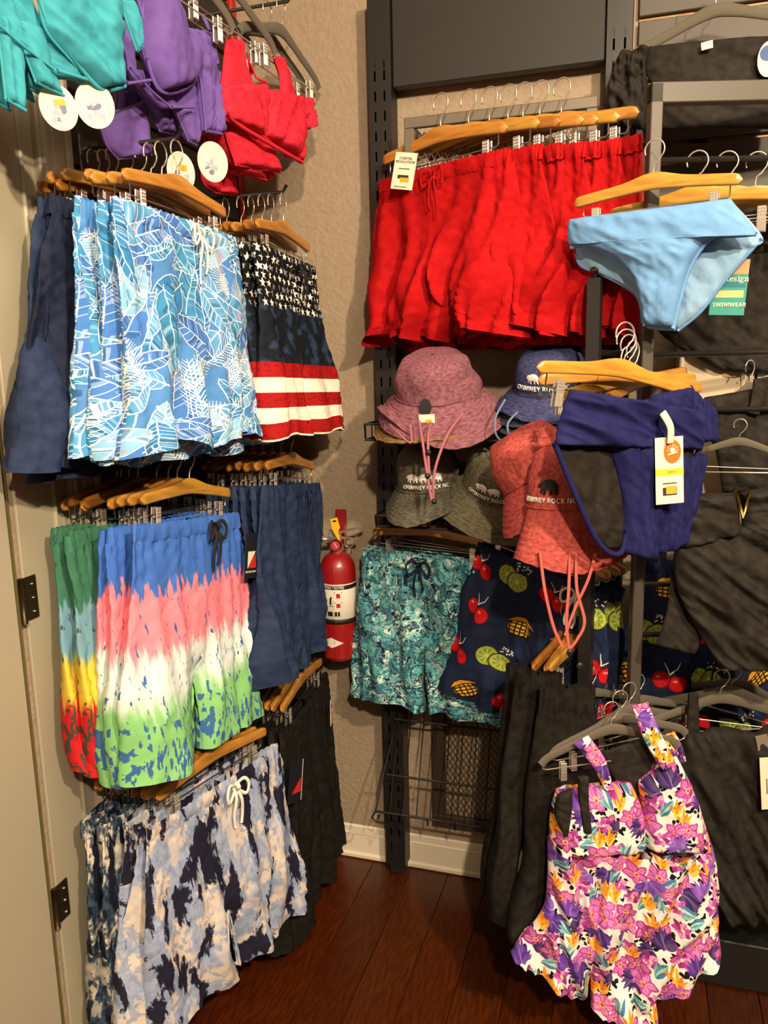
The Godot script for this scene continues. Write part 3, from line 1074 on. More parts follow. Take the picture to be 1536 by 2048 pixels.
	mat("slat_black", rgb(30, 27, 25), 0.5)
	mat("slat_grey", rgb(74, 68, 60), 0.55)
	mat("insert", rgb(150, 112, 74), 0.4, 0.3)
	mat("red_trim", rgb(168, 36, 26), 0.5)
	for k in 5:
		var f := mat("plank%d" % k, [rgb(255, 255, 255), rgb(236, 226, 220), rgb(255, 240, 226), rgb(214, 204, 200), rgb(245, 235, 235)][k], 0.3)
		if k == 0:
			f.albedo_texture = tex(noise_print(rgb(54, 21, 3), rgb(90, 41, 7), 0.03, 44, 1))
		else: f.albedo_texture = mats["plank0"].albedo_texture
		f.uv1_triplanar = true
		f.uv1_world_triplanar = true
		f.uv1_scale = Vector3(7, 2, 0.9)
		f.uv1_offset = Vector3(0.37 * k, 0.2 * k, 0.53 * k)
	mat("scratch", rgb(150, 92, 54), 0.7)
	mat("ext_red", rgb(150, 9, 15), 0.22)
	mats["ext_red"].clearcoat_enabled = true
# ---------- hangers ----------
var wood_hanger: Array = []
var felt_hanger: Node3D

func hook_points(y0: float, flip := 1.0) -> PackedVector3Array:
	var a := [Vector3(0, y0, 0), Vector3(0, 0.046, 0), Vector3(0.010 * flip, 0.056, 0)]
	for k in 12:
		var g := deg_to_rad(-48.0 + k * 23.0)
		a.append(Vector3(cos(g) * 0.021 * flip, 0.078 + sin(g) * 0.021, 0))
	return curve3(a, 36)

func clip_mesh() -> ArrayMesh:
	if meshes.has("clip"): return meshes["clip"]
	var st := begin()
	for z in [0.006, -0.006]:
		box(st, Vector3(0, -0.027, z), Vector3(0.017, 0.05, 0.0025), 0.0008)
		for k in 4:
			box(st, Vector3(-0.0054 + k * 0.0036, -0.038, z * 1.28), Vector3(0.0017, 0.024, 0.0014), 0.0005)
		for k in 3:
			for j in 3:
				box(st, Vector3(-0.005 + k * 0.005, -0.007 - j * 0.006, z * 1.28), Vector3(0.0025, 0.0025, 0.0014), 0.0005)
	tube(st, PackedVector3Array([Vector3(-0.007, -0.02, 0), Vector3(0.007, -0.02, 0)]), 0.0042, 8)
	meshes["clip"] = done(st)
	return meshes["clip"]

func wood_bar_mesh() -> ArrayMesh:
	var st := begin()
	var rows := []
	var uvs := []
	for i in 49:
		var x := -0.182 + 0.364 * i / 48.0
		var e := clampf((0.182 - absf(x)) / 0.014, 0.0, 1.0)
		var round_end := sqrt(1.0 - (1.0 - e) * (1.0 - e))
		var yc := 0.006 - 0.014 * pow(absf(x) / 0.18, 2.0)
		var top: float = yc + (0.0115 + 0.015 * exp(-pow(x / 0.052, 2.0))) * maxf(round_end, 0.03)
		var bot: float = yc - (0.012 - 0.003 * exp(-pow(x / 0.06, 2.0))) * maxf(round_end, 0.03)
		var th: float = 0.0068 * maxf(round_end, 0.05)
		var row := PackedVector3Array()
		var uv := PackedVector2Array()
		for k in 17:
			var g := TAU * k / 16.0
			var cx := signf(cos(g)) * pow(absf(cos(g)), 0.45)
			var cy := signf(sin(g)) * pow(absf(sin(g)), 0.45)
			var p := Vector3(x, lerpf(bot, top, cy * 0.5 + 0.5), th * cx)
			row.append(p)
			uv.append(Vector2(x + 0.3, p.y + p.z))
		rows.append(row)
		uvs.append(uv)
	st.set_smooth_group(0)
	sheet(st, rows, uvs)
	return done(st)

func make_hangers() -> void:
	var bar := wood_bar_mesh()
	var st := begin()
	tube(st, hook_points(0.012), 0.0017, 6)
	var hook := done(st)
	st = begin()
	tube(st, PackedVector3Array([Vector3(-0.158, -0.01, 0), Vector3(-0.158, -0.036, 0), Vector3(-0.154, -0.04, 0), Vector3(0.154, -0.04, 0), Vector3(0.158, -0.036, 0), Vector3(0.158, -0.01, 0)]), 0.0016, 6)
	var wire := done(st)
	for k in 3:
		var t := Node3D.new()
		t.name = "wooden_hanger"
		part("wooden_bar", bar, mats["wood%d" % k], t)
		part("hook", hook, mats["chrome"], t)
		part("wire_bar", wire, mats["wire"], t)
		for x in [-0.128, 0.128]:
			part("clip", clip_mesh(), mats["chrome"], t, Vector3(x, -0.022, 0))
		wood_hanger.append(t)
	var f := Node3D.new()
	f.name = "felt_hanger"
	st = begin()
	var pts := curve3([Vector3(-0.195, -0.052, 0), Vector3(-0.17, -0.032, 0), Vector3(-0.09, -0.004, 0), Vector3(-0.045, 0.012, 0), Vector3(0, 0.022, 0), Vector3(0.045, 0.012, 0), Vector3(0.09, -0.004, 0), Vector3(0.17, -0.032, 0), Vector3(0.195, -0.052, 0)], 40)
	var rr := []
	for i in pts.size():
		rr.append(0.0115 + 0.004 * exp(-pow(pts[i].x / 0.05, 2.0)))
	tube(st, pts, rr, 10, 0.42)
	part("shoulders", done(st), mats["velvet"], f)
	part("hook", hook, mats["chrome"], f)
	st = begin()
	tube(st, PackedVector3Array([Vector3(-0.193, -0.05, 0), Vector3(-0.19, -0.064, 0), Vector3(-0.18, -0.068, 0), Vector3(0.18, -0.068, 0), Vector3(0.19, -0.064, 0), Vector3(0.193, -0.05, 0)]), 0.0018, 6)
	part("wire_bar", done(st), mats["chrome"], f)
	for x in [-0.135, 0.135]:
		part("clip", clip_mesh(), mats["chrome"], f, Vector3(x, -0.05, 0.002))
	felt_hanger = f

func hang(proto: Node3D, label: String, group: String, pos: Vector3, turn: float, tilt := 0.0, s := 1.0) -> Node3D:
	var r: Node3D = proto.duplicate()
	r.name = numbered(String(proto.name))
	add_child(r)
	r.position = pos
	r.rotation = Vector3(0, turn, tilt)
	if s != 1.0: r.scale = Vector3(s, s, s)
	r.set_meta("label", label)
	r.set_meta("category", "hanger")
	r.set_meta("group", group)
	return r

# ---------- shorts ----------
# measured from the middle of the waist: x across, y up, z to the front
func shorts_meshes(p: Dictionary) -> Dictionary:
	var ww: float = p.get("waist", 0.215)
	var hw: float = p.get("hem", 0.255)
	var ln: float = p.get("length", 0.46)
	var rise: float = p.get("rise", 0.27)
	var amp: float = p.get("amp", 0.013)
	var gap: float = p.get("gap", 0.016)
	var thick: float = p.get("thick", 0.04)
	var band: float = p.get("band", 0.034)
	var sd: int = p.get("seed", 1)
	var dip: float = p.get("dip", 0.0)      # the front hem rises in the middle of each leg
	var lean: float = p.get("lean", 0.0)    # the hem hangs out from the wall
	var uvo: Vector2 = p.get("uvo", Vector2.ZERO)
	var swing: float = p.get("swing", 0.0)  # the hem drifts sideways
	var q := RandomNumberGenerator.new()
	q.seed = sd * 77 + 5
	var k3 := TAU / 0.034
	var f1 := q.randf() * TAU
	var f3 := q.randf() * TAU
	var l1 := q.randf_range(-0.8, 0.8)
	var l2 := q.randf_range(-0.8, 0.8)
	nz.seed = sd
	nz.frequency = 1.0
	nz.fractal_type = FastNoiseLite.FRACTAL_NONE
	var fold := func(x: float, t: float, side: float) -> float:
		var a := amp * (0.3 + 1.0 * smoothstep(0.0, 0.8, t))
		var o := side * 37.0
		var n1 := nz.get_noise_2d(x * 6.5 + o + l1 * t, t * 0.8 + o)
		var n2 := 1.0 - 2.4 * absf(nz.get_noise_2d(x * 10.0 + o + 5.0 + l2 * t, t * 0.7 + 9.0))
		var n3 := nz.get_noise_2d(x * 17.0 + o, t * 1.4 + 20.0)
		var z := a * (1.5 * n1 + 0.6 * n2 + 0.38 * n3)
		z += 0.003 * exp(-t * 6.0) * sin(x * k3 + f3 + 2.5 * sin(x * 31.0))
		var y := t * ln
		z += 0.0022 * (1.0 - 2.0 * absf(nz.get_noise_2d((x * 0.5 + y * 0.86) * 26.0 + o, (x * 0.86 - y * 0.5) * 8.0)))
		z += 0.0016 * (1.0 - 2.0 * absf(nz.get_noise_2d((x * -0.64 + y * 0.77) * 38.0 + 40.0, (x * 0.77 + y * 0.64) * 12.0 + o)))
		if t > 0.93: z += 0.0012
		z -= 0.004 * exp(-pow(x / 0.005, 2.0))
		return z
	var nv := 46
	var nu := 34
	var st := begin()
	var bd := begin()
	st.set_smooth_group(0)
	bd.set_smooth_group(0)
	for side in [-1.0, 1.0]:
		var rows := []
		var uvs := []
		var brows := []
		var buvs := []
		for j in nv + 1:
			var t := float(j) / nv
			var y := -lerpf(band * 0.9, ln, t)
			var c := smoothstep(rise - 0.015, rise + 0.04, -y)
			var w := lerpf(ww, hw, pow(t, 0.8)) * (1.0 + 0.035 * sin(t * 7.0 + f3 + side))
			var xi := gap * smoothstep(rise, ln, -y)
			var th := lerpf(0.012, thick, smoothstep(0.0, 1.0, t))
			var cx := (xi + w) / 2
			var hx := (w - xi) / 2
			var row := PackedVector3Array()
			var uv := PackedVector2Array()
			for i in 2 * nu + 3:
				var front := i <= nu
				var s := float(i) / nu if front else float(2 * nu + 1 - i) / nu
				if i == 2 * nu + 2:
					s = 0.0
					front = true
				s = clampf(s, 0, 1)
				s = 0.5 - 0.5 * cos(PI * s) if c > 0.5 else sin(s * PI / 2)
				s = lerpf(sin(clampf(float(i) / nu if i <= nu else float(2 * nu + 1 - i) / nu, 0, 1) * PI / 2), 0.5 - 0.5 * cos(PI * clampf(float(i) / nu if i <= nu else float(2 * nu + 1 - i) / nu, 0, 1)), c)
				if i == 2 * nu + 2: s = 0.0
				var x := xi + (w - xi) * s
				var zh := sqrt(maxf(0.0, 1.0 - pow(absf(x / w), 4.0)))
				var zl := sqrt(maxf(0.0, 1.0 - pow(minf(1.0, absf((x - cx) / hx)), 4.0)))
				var zz := lerpf(zh, zl, c) * th * (1.0 if front else -1.0)
				var gx: float = x * side
				var fz: float = fold.call(gx, t, 0.0 if front else 1.0)
				if not front: fz = lerpf(fz, fold.call(gx, t, 0.0), smoothstep(0.7, 1.0, s))
				var yy := y
				if t > 0.8:
					yy += (dip * (sin(PI * s)) * (1.0 if front else -0.6) + 0.004 * sin(gx * 40.0 + f1)) * smoothstep(0.8, 1.0, t)
				var px: float = gx + swing * t * t + 1.2 * amp * t * nz.get_noise_2d(gx * 6.5 + 70.0, t * 2.0)
				row.append(Vector3(px, yy, zz + fz + lean * t))
				uv.append(Vector2(gx + (0.0 if front else 0.17), -y) + uvo)
			rows.append(row)
			uvs.append(uv)
		sheet(st, rows, uvs, side > 0)
		# the gathered band
		for j in 9:
			var t := j / 8.0
			var row := PackedVector3Array()
			var uv := PackedVector2Array()
			for i in 2 * nu + 3:
				var front := i <= nu
				var s := sin(clampf(float(i) / nu if front else float(2 * nu + 1 - i) / nu, 0, 1) * PI / 2)
				if i == 2 * nu + 2:
					s = 0.0
					front = true
				var gx: float = ww * s * side
				var bulge := 0.0125 + 0.003 * sin(t * PI)
				var zz := sqrt(maxf(0.0, 1.0 - pow(s, 4.0))) * bulge * (1.0 if front else -1.0)
				var ruff := 0.0022 * sin(gx * TAU / 0.0105 + 1.5 * sin(gx * 60.0) + t * 1.2) * (0.5 + 0.5 * absf(sin(t * PI * 2.0)))
				row.append(Vector3(gx, -band * t * 1.05 + 0.0015 * sin(gx * 350.0), zz + ruff + fold.call(gx, 0.0, 0.0 if front else 1.0) * t))
				uv.append(Vector2(gx + (0.0 if front else 0.17), band * t) + uvo)
			brows.append(row)
			buvs.append(uv)
		sheet(bd, brows, buvs, side > 0)
	return {"body": done(st), "band": done(bd)}

func tie_mesh(s: float, sd: int, long_end := 0.1) -> ArrayMesh:
	var q := RandomNumberGenerator.new()
	q.seed = sd
	var st := begin()
	for sg in [-1.0, 1.0]:
		var j := q.randf_range(0.8, 1.2)
		tube(st, curve3([Vector3(0, 0, 0), Vector3(0.022 * sg * j, 0.012, 0.008), Vector3(0.036 * sg, -0.004 * j, 0.012), Vector3(0.03 * sg, -0.028, 0.01), Vector3(0.012 * sg, -0.016, 0.006), Vector3(0, 0.0, 0.004)], 22), 0.0028 * s, 6, 0.6)
		tube(st, curve3([Vector3(0, 0, 0.003), Vector3(0.008 * sg * j, -0.03, 0.012), Vector3(0.014 * sg, -0.065, 0.008), Vector3(0.010 * sg * j, -long_end * j, 0.006)], 16), 0.0028 * s, 6, 0.6)
	tube(st, PackedVector3Array([Vector3(-0.006, 0, 0.004), Vector3(0.006, 0.001, 0.005)]), 0.006 * s, 8)
	return done(st)

# a garment with its parts; called once a kind, copied after
func shorts(called: String, label: String, group: String, cloth: String, p: Dictionary, cord := "", cord_scale := 1.0) -> Node3D:
	var g := shorts_meshes(p)
	var t := Node3D.new()
	t.name = called
	t.set_meta("label", label)
	t.set_meta("category", "shorts")
	t.set_meta("group", group)
	part("legs", g.body, mats[cloth], t)
	part("waistband", g.band, mats[cloth], t)
	if cord != "":
		part("drawstring", tie_mesh(cord_scale, p.get("seed", 1), 0.09), mats[cord], t, Vector3(p.get("tie_x", 0.0), -0.022, 0.022))
	return t

func put(proto: Node3D, pos: Vector3, turn: float, tilt := 0.0, label := "") -> Node3D:
	var r: Node3D = proto.duplicate()
	r.name = numbered(String(proto.name))
	add_child(r)
	r.position = pos
	r.rotation = Vector3(0, turn, tilt)
	if label != "": r.set_meta("label", label)
	return r

# hangers and shorts along an arm, from the tip inwards
# list entries: [distance along step, turn offset in degrees, tilt offset, garment or null, wood index]
func stack(mid: Vector3, step: Vector3, th: float, tilt: float, list: Array, where: String, drop := 0.055, s := 1.0, from := "the arm tip") -> void:
	var nth := ["first", "second", "third", "fourth", "fifth", "sixth", "seventh", "eighth", "ninth"]
	for k in list.size():
		var e: Array = list[k]
		var pos: Vector3 = mid + step * float(e[0])
		var turn: float = deg_to_rad(th + float(e[1]))
		var ti: float = deg_to_rad(tilt + float(e[2]))
		hang(wood_hanger[e[4]], "wooden clip hanger of the %s, %s from %s" % [where, nth[k], from], "wooden hangers of the %s" % where, pos, turn, ti, s)
		if e[3] != null:
			var lb: String = e[3].get_meta("label")
			put(e[3], pos + Basis(Vector3.UP, turn) * Basis(Vector3.BACK, ti) * Vector3(0, -drop * s, 0.004), turn, ti, lb if lb.begins_with("front") else "%s, on the %s hanger from %s" % [lb, nth[k], from])

# ---------- cloth between two edges ----------
# left and right edges as points on the garment's plane, top to bottom
func patch(le: PackedVector2Array, ri: PackedVector2Array, o: Dictionary = {}) -> ArrayMesh:
	var nu: int = o.get("nu", 30)
	var nv: int = o.get("nv", 36)
	var bulge: float = o.get("bulge", 0.02)
	var amp: float = o.get("amp", 0.004)
	var wave: float = o.get("wave", 0.06)
	var ang: float = o.get("ang", 0.0)
	var back: float = o.get("back", 0.5)
	var z0: float = o.get("z", 0.0)
	var lean: float = o.get("lean", 0.0)
	var flare: float = o.get("flare", 0.0)
	var rough_: float = o.get("noise", 0.002)
	nz.seed = o.get("seed", 3)
	nz.frequency = 1.0
	nz.fractal_type = FastNoiseLite.FRACTAL_NONE
	var l := curve2i(le, nv) if le.size() == ri.size() else curve2(le, nv)
	var r := curve2i(ri, nv) if le.size() == ri.size() else curve2(ri, nv)
	var ph: float = o.get("seed", 3) * 1.7
	var rows := []
	var uvs := []
	var n2 := 2 * nu
	for j in nv + 1:
		var t := float(j) / nv
		var endf := sqrt(maxf(0.0, 1.0 - pow(2.0 * t - 1.0, 10.0))) if o.get("closed", true) else 1.0
		var row := PackedVector3Array()
		var uv := PackedVector2Array()
		for i in n2 + 1:
			var front := i <= nu
			var s := float(i) / nu if front else float(n2 - i) / nu
			s = 0.5 - 0.5 * cos(PI * s)
			var p := l[j].lerp(r[j], s)
			var edge := pow(maxf(0.0, 1.0 - pow(2.0 * s - 1.0, 4.0)), 0.5)
			var z := bulge * edge * endf * (1.0 if front else -back)
			var u := (p.x * cos(ang) + p.y * sin(ang)) / wave
			var w := (p.y * cos(ang) - p.x * sin(ang)) / wave
			var f := amp * (1.6 * nz.get_noise_2d(u * 1.1 + ph, w * 0.2) + 0.8 * (1.0 - 2.4 * absf(nz.get_noise_2d(u * 1.7 + ph + 20.0, w * 0.28 + 7.0))))
			f += rough_ * (1.0 - 2.0 * absf(nz.get_noise_2d((p.x * 0.6 + p.y * 0.8) * 34.0 + ph, (p.x * 0.8 - p.y * 0.6) * 9.0)))
			f += rough_ * 0.6 * nz.get_noise_2d(p.x * 50.0, p.y * 30.0 + ph)
			f *= 1.0 + flare * t
			row.append(Vector3(p.x, p.y, z0 + z + f * (0.35 + 0.65 * edge) + lean * t))
			uv.append(Vector2(p.x + (0.0 if front else 0.13), -p.y))
		rows.append(row)
		uvs.append(uv)
	var st := begin()
	st.set_smooth_group(0)
	sheet(st, rows, uvs)
	return done(st)

# a soft edging along points of the plane
func edging(pts: PackedVector2Array, r: float, z := 0.0, n := 30) -> ArrayMesh:
	var c := curve2(pts, n)
	var p := PackedVector3Array()
	for q in c: p.append(Vector3(q.x, q.y, z))
	var st := begin()
	tube(st, p, r, 8)
	return done(st)

func strap(pts: Array, w: float, t := 0.0015, n := 24) -> ArrayMesh:
	var st := begin()
	tube(st, curve3(pts, n), w, 8, t / w)
	return done(st)

# a swing tag with its print; art receives the tag node
func card(parent: Node3D, called: String, w: float, h: float, pos: Vector3, rot: Vector3, m: Material, bits: Array = []) -> MeshInstance3D:
	var c := part(called, box_mesh(Vector3(w, h, 0.0012), 0.0002), m, parent, pos, rot)
	var z := 0.0009
	for b in bits:   # [name, x, y, w, h, material] in fractions of the card
		part(b[0], box_mesh(Vector3(b[3] * w, b[4] * h, 0.0006)), b[5], c, Vector3((b[1] - 0.5) * w, (0.5 - b[2]) * h, z))
		z += 0.00004
	return c

func words(parent: Node3D, called: String, text: String, size: float, pos: Vector3, m: Material, font := "Droid Sans") -> void:
	part(called, lettering(text, size, func(v: Vector3) -> Vector3: return v, 0.0004, font), m, parent, pos)

func disc_tag(parent: Node3D, r: float, pos: Vector3, rot: Vector3, sticker := true) -> void:
	var c := part("swing_tag", slab(ellipse(r * 0.86, r, 28), 0.0014, 0.0002), mats["paper"], parent, pos, rot)
	var blue := mat("toile", rgb(112, 116, 150), 0.8)
	rng.seed = int(absf(pos.x) * 9000.0) + 3
	for k in 7:
		var p := PackedVector2Array()
		for q in 9:
			p.append(Vector2.from_angle(TAU * q / 9.0) * r * rng.randf_range(0.05, 0.2))
		part("print", slab(xf(p, Vector2(rng.randf_range(-0.35, 0.35), rng.randf_range(-0.55, 0.1)) * r, 0.0), 0.0006), blue if k % 2 else mat("toile_pale", rgb(160, 164, 186), 0.8), c, Vector3(0, 0, 0.0009 + k * 0.00003))
	if sticker:
		part("price_sticker", box_mesh(Vector3(r * 0.5, r * 0.28, 0.0006)), mats["price"], c, Vector3(r * 0.1, r * 0.2, 0.0013))
# ---------- what hangs on the wall arms ----------
func build_stacks() -> void:
	var inward := Vector3(-1, 0, 0)
	# leaf print and navy on one arm
	var leaf := []
	for k in 3:
		leaf.append(shorts("swim_shorts", "blue and white tropical leaf print swim shorts" if k else "front pair of leaf print swim shorts with a white drawstring bow", "leaf print swim shorts", "leaf", {"seed": 4 + k, "lean": 0.03, "uvo": Vector2(0.11 * k, 0.16 * k), "hem": 0.262, "length": 0.47, "amp": 0.012, "dip": 0.03, "tie_x": 0.03}, "white_cord" if k == 0 else "", 1.2))
	var nav := []
	for k in 2:
		nav.append(shorts("swim_shorts", "plain dark navy shorts by the door", "navy shorts by the door", "navy_deep" if k else "navy", {"seed": 21 + k, "hem": 0.29, "length": 0.5, "amp": 0.016, "swing": -0.03}))
	stack(Vector3(0.242, 1.952, 0.75), inward, 87.8, -2.0, [[0.0, 0, 0, leaf[0], 0], [0.036, 1, 1, leaf[1], 0], [0.062, -2, 0, leaf[2], 2], [0.086, 2, -2, leaf[1], 0], [0.122, -3, -4, nav[1], 0], [0.15, 2, 2, nav[1], 1], [0.176, 4, -3, nav[0], 0], [0.196, 3, 2, null, 1]], "leaf print and navy shorts")
	# flag
	var flag := []
	for k in 2:
		flag.append(shorts("board_shorts", "stars and stripes board shorts" if k else "front stars and stripes board shorts with black drawstring", "stars and stripes board shorts", "flag", {"seed": 31 + k, "lean": 0.04, "uvo": Vector2(0.07 * k, 0), "hem": 0.25, "length": 0.455, "amp": 0.009, "band": 0.03, "dip": 0.008, "tie_x": 0.05}, "dark_cord" if k == 0 else "", 1.3))
	stack(Vector3(0.27, 1.931, 0.30), inward, 92.8, -2.0, [[0.0, 0, 0, flag[0], 0], [0.034, 1, 0, flag[1], 1], [0.06, -1, 1, flag[1], 0], [0.09, 2, 0, flag[1], 1], [0.12, -2, 0, flag[1], 0], [0.16, 2, 3, null, 0]], "stars and stripes shorts")
	# dip dye
	var dip := []
	for k in 3:
		dip.append(shorts("swim_shorts", "blue, pink, white and green dip dyed shorts" if k else "front dip dyed swim shorts in blue, pink, white and green with black tie", "pink and blue dip dyed shorts", "dip", {"seed": 41 + k, "lean": 0.012, "uvo": Vector2(0.13 * k, 0.01 * k), "hem": 0.25, "length": 0.51, "rise": 0.3, "amp": 0.013, "dip": 0.006, "tie_x": 0.06}, "dark_cord" if k == 0 else "", 1.7))
	var grn := shorts("swim_shorts", "green, blue, yellow and red dip dyed shorts", "green and red dip dyed shorts", "dip_green", {"seed": 46, "waist": 0.235, "lean": 0.03, "hem": 0.245, "length": 0.5, "rise": 0.3, "amp": 0.014})
	var grn2 := shorts("swim_shorts", "green, blue, yellow and red dip dyed shorts", "green and red dip dyed shorts", "dip_green", {"seed": 48, "waist": 0.245, "hem": 0.25, "length": 0.5, "rise": 0.3, "amp": 0.014, "lean": 0.03, "uvo": Vector2(0.2, 0.01)})
	stack(Vector3(0.221, 1.334, 0.75), inward, 90.0, -7.0, [[0.0, 0, 0, dip[0], 2], [0.03, 0, 1, null, 0], [0.052, -1, 2, dip[1], 0], [0.08, 1, 4, dip[2], 0], [0.128, -2, 4, grn, 1], [0.15, 3, 6, grn2, 0], [0.172, 0, 3, grn, 1], [0.182, -2, 6, null, 0]], "dip dyed shorts")
	# plain navy
	var pn := []
	for k in 2:
		pn.append(shorts("swim_shorts", "plain navy swim shorts beside the extinguisher" if k else "front plain navy swim shorts with thin navy drawstring beside the extinguisher", "plain navy shorts", "navy", {"seed": 51 + k, "hem": 0.25, "length": 0.5, "amp": 0.017, "dip": 0.02, "tie_x": 0.07}, "navy" if k == 0 else "", 0.8))
	stack(Vector3(0.263, 1.343, 0.30), inward, 93.3, -7.5, [[0.0, 0, 0, pn[0], 0], [0.03, 0, 1, pn[1], 0], [0.056, -1, 2, pn[1], 1], [0.085, 1, 1, pn[1], 0], [0.115, 2, 2, pn[1], 0], [0.145, -2, 3, pn[1], 1], [0.18, 1, 2, null, 0]], "plain navy shorts")
	# tie dye
	var tie := []
	for k in 3:
		tie.append(shorts("swim_shorts", "grey blue and navy tie dyed shorts" if k else "front grey blue tie dyed swim shorts with white drawstring bow", "grey blue tie dyed shorts", "tie", {"seed": 61 + k, "uvo": Vector2(0.17 * k, 0.23 * k), "hem": 0.275, "length": 0.49, "rise": 0.3, "amp": 0.015, "dip": 0.012, "tie_x": 0.03}, "white_cord" if k == 0 else "", 1.7))
	var dk := shorts("swim_shorts", "dark navy tie dyed shorts with white streaks", "dark tie dyed shorts", "tie_dark", {"seed": 66, "waist": 0.235, "hem": 0.25, "length": 0.54, "amp": 0.018})
	var dk2 := shorts("swim_shorts", "dark navy tie dyed shorts with white streaks", "dark tie dyed shorts", "tie_dark", {"seed": 67, "waist": 0.24, "hem": 0.25, "length": 0.55, "amp": 0.02, "uvo": Vector2(0.1, 0.2)})
	stack(Vector3(0.245, 0.717, 0.755), inward, 76.0, 0.0, [[0.0, 0, 0, tie[0], 0], [0.026, 0, 0, null, 0], [0.05, 5, 0, tie[1], 0], [0.082, 8, -1, tie[2], 1], [0.125, 10, -1, dk, 0], [0.15, 14, -2, dk2, 1], [0.172, 9, -1, dk, 1], [0.195, 15, -1, dk2, 0]], "tie dyed shorts")
	# black
	var blk := []
	for k in 2:
		blk.append(shorts("swim_shorts", "long black shorts low in the corner" if k else "front long black shorts with a white tag low in the corner", "black shorts in the corner", "black_cloth", {"seed": 71 + k, "hem": 0.27, "length": 0.6, "rise": 0.32, "amp": 0.013}))
	card(blk[0], "swing_tag", 0.035, 0.075, Vector3(0.12, -0.09, 0.04), Vector3(0, 0.2, -0.2), mats["paper"], [["price_sticker", 0.5, 0.7, 0.5, 0.3, mats["price"]], ["print", 0.5, 0.25, 0.6, 0.12, mats["ink"]]])
	stack(Vector3(0.268, 0.725, 0.30), inward, 95.0, 0.0, [[0.0, 0, 0, blk[0], 0], [0.024, -1, 0, blk[1], 0], [0.048, 1, 0, null, 0], [0.07, 2, 0, blk[1], 0], [0.1, -1, 1, blk[1], 1], [0.13, 2, 0, null, 0]], "black shorts")
	# red on the mesh frame
	var red := []
	for k in 3:
		red.append(shorts("swim_shorts", ["front bright red swim shorts with a white price tag", "bright red swim shorts", "bright red swim shorts"][k], "red swim shorts", "red_cloth", {"seed": 81 + k, "hem": 0.255, "length": 0.43, "rise": 0.24, "amp": 0.025, "dip": 0.03, "thick": 0.06, "gap": 0.04}, "red_cloth" if k == 0 else "", 1.0))
	var tg := card(red[0], "swing_tag", 0.06, 0.088, Vector3(-0.085, -0.004, 0.04), Vector3(-0.05, 0.35, -0.18), mats["paper"], [["barcode", 0.5, 0.66, 0.5, 0.1, mats["ink"]], ["price_sticker", 0.58, 0.74, 0.42, 0.12, mats["price"]], ["print", 0.5, 0.44, 0.5, 0.02, mats["ink"]]])
	words(tg, "print", "COASTAL", 0.0085, Vector3(0, 0.030, 0.0009), mats["ink"])
	words(tg, "print", "REVOLUTION", 0.0085, Vector3(0, 0.0215, 0.0009), mats["ink"])
	words(tg, "print", "RETAIL $38.00", 0.005, Vector3(-0.004, -0.038, 0.0009), mats["ink"])
	stack(Vector3(0.66, 2.135, 0.21), Vector3(1, 0, 0), -28.0, 0.0, [[0.0, 0, 0, red[0], 0], [0.07, 1, 1, red[1], 2], [0.12, -1, 0, red[2], 1], [0.165, 2, 0, red[1], 0], [0.2, 0, -1, red[2], 0], [0.24, 3, 0, red[1], 2], [0.29, -2, 0, red[2], 0]], "red swim shorts", 0.05, 1.12, "the slotted upright")
	# waves, then fruit, on the lower wall
	var wav := []
	for k in 2:
		wav.append(shorts("swim_shorts", "teal wave print swim shorts" if k else "front teal wave print swim shorts with dark drawstring", "teal wave print shorts", "waves", {"seed": 91 + k, "hem": 0.265, "length": 0.46, "amp": 0.012, "dip": 0.015, "tie_x": -0.02}, "navy_deep" if k == 0 else "", 1.2))
	stack(Vector3(0.606, 1.13, 0.15), Vector3(0.35, 0, -0.94), -10.0, -1.0, [[0.0, 0, 0, wav[0], 0], [0.028, 1, -1, wav[1], 2], [0.055, -2, -2, wav[1], 0]], "wave print shorts", 0.06, 1.0, "the front")
	var fr := []
	for k in 2:
		fr.append(shorts("swim_shorts", "navy shorts printed with cherries and limes" if k else "front navy shorts printed with cherries, limes and mangoes", "fruit print shorts", "fruit", {"seed": 96 + k, "uvo": Vector2(0.12 * k, 0.1 * k), "hem": 0.275, "waist": 0.19, "length": 0.44, "amp": 0.012, "tie_x": 0.12}, "white_cord" if k == 0 else "", 1.3))
	stack(Vector3(0.935, 1.135, 0.27), Vector3(0.5, 0, -0.85), -22.0, -13.0, [[0.0, 0, 0, fr[0], 0], [0.04, 1, 0, fr[1], 0], [0.075, -2, 0, fr[1], 1]], "fruit print shorts", 0.05, 1.0, "the front")
	var fb: Node3D = put(fr[1], Vector3(1.36, 1.1, 0.15), deg_to_rad(10), 0.0, "navy fruit print shorts seen through the frame rack")
	fb.set_meta("group", "fruit print shorts behind the rack")
	hang(wood_hanger[1], "wooden clip hanger of the fruit shorts behind the frame rack", "hangers behind the frame rack", Vector3(1.36, 1.155, 0.145), deg_to_rad(10))
	# black trousers on the side rack
	stack(Vector3(1.035, 0.91, 0.30), Vector3(-0.35, 0, -0.1), 68.0, 3.0, [[0.0, 0, 0, null, 2], [0.04, 3, 1, null, 0], [0.08, 6, 3, null, 0], [0.13, 2, 2, null, 1]], "black trousers", 0.055, 1.0, "the post")
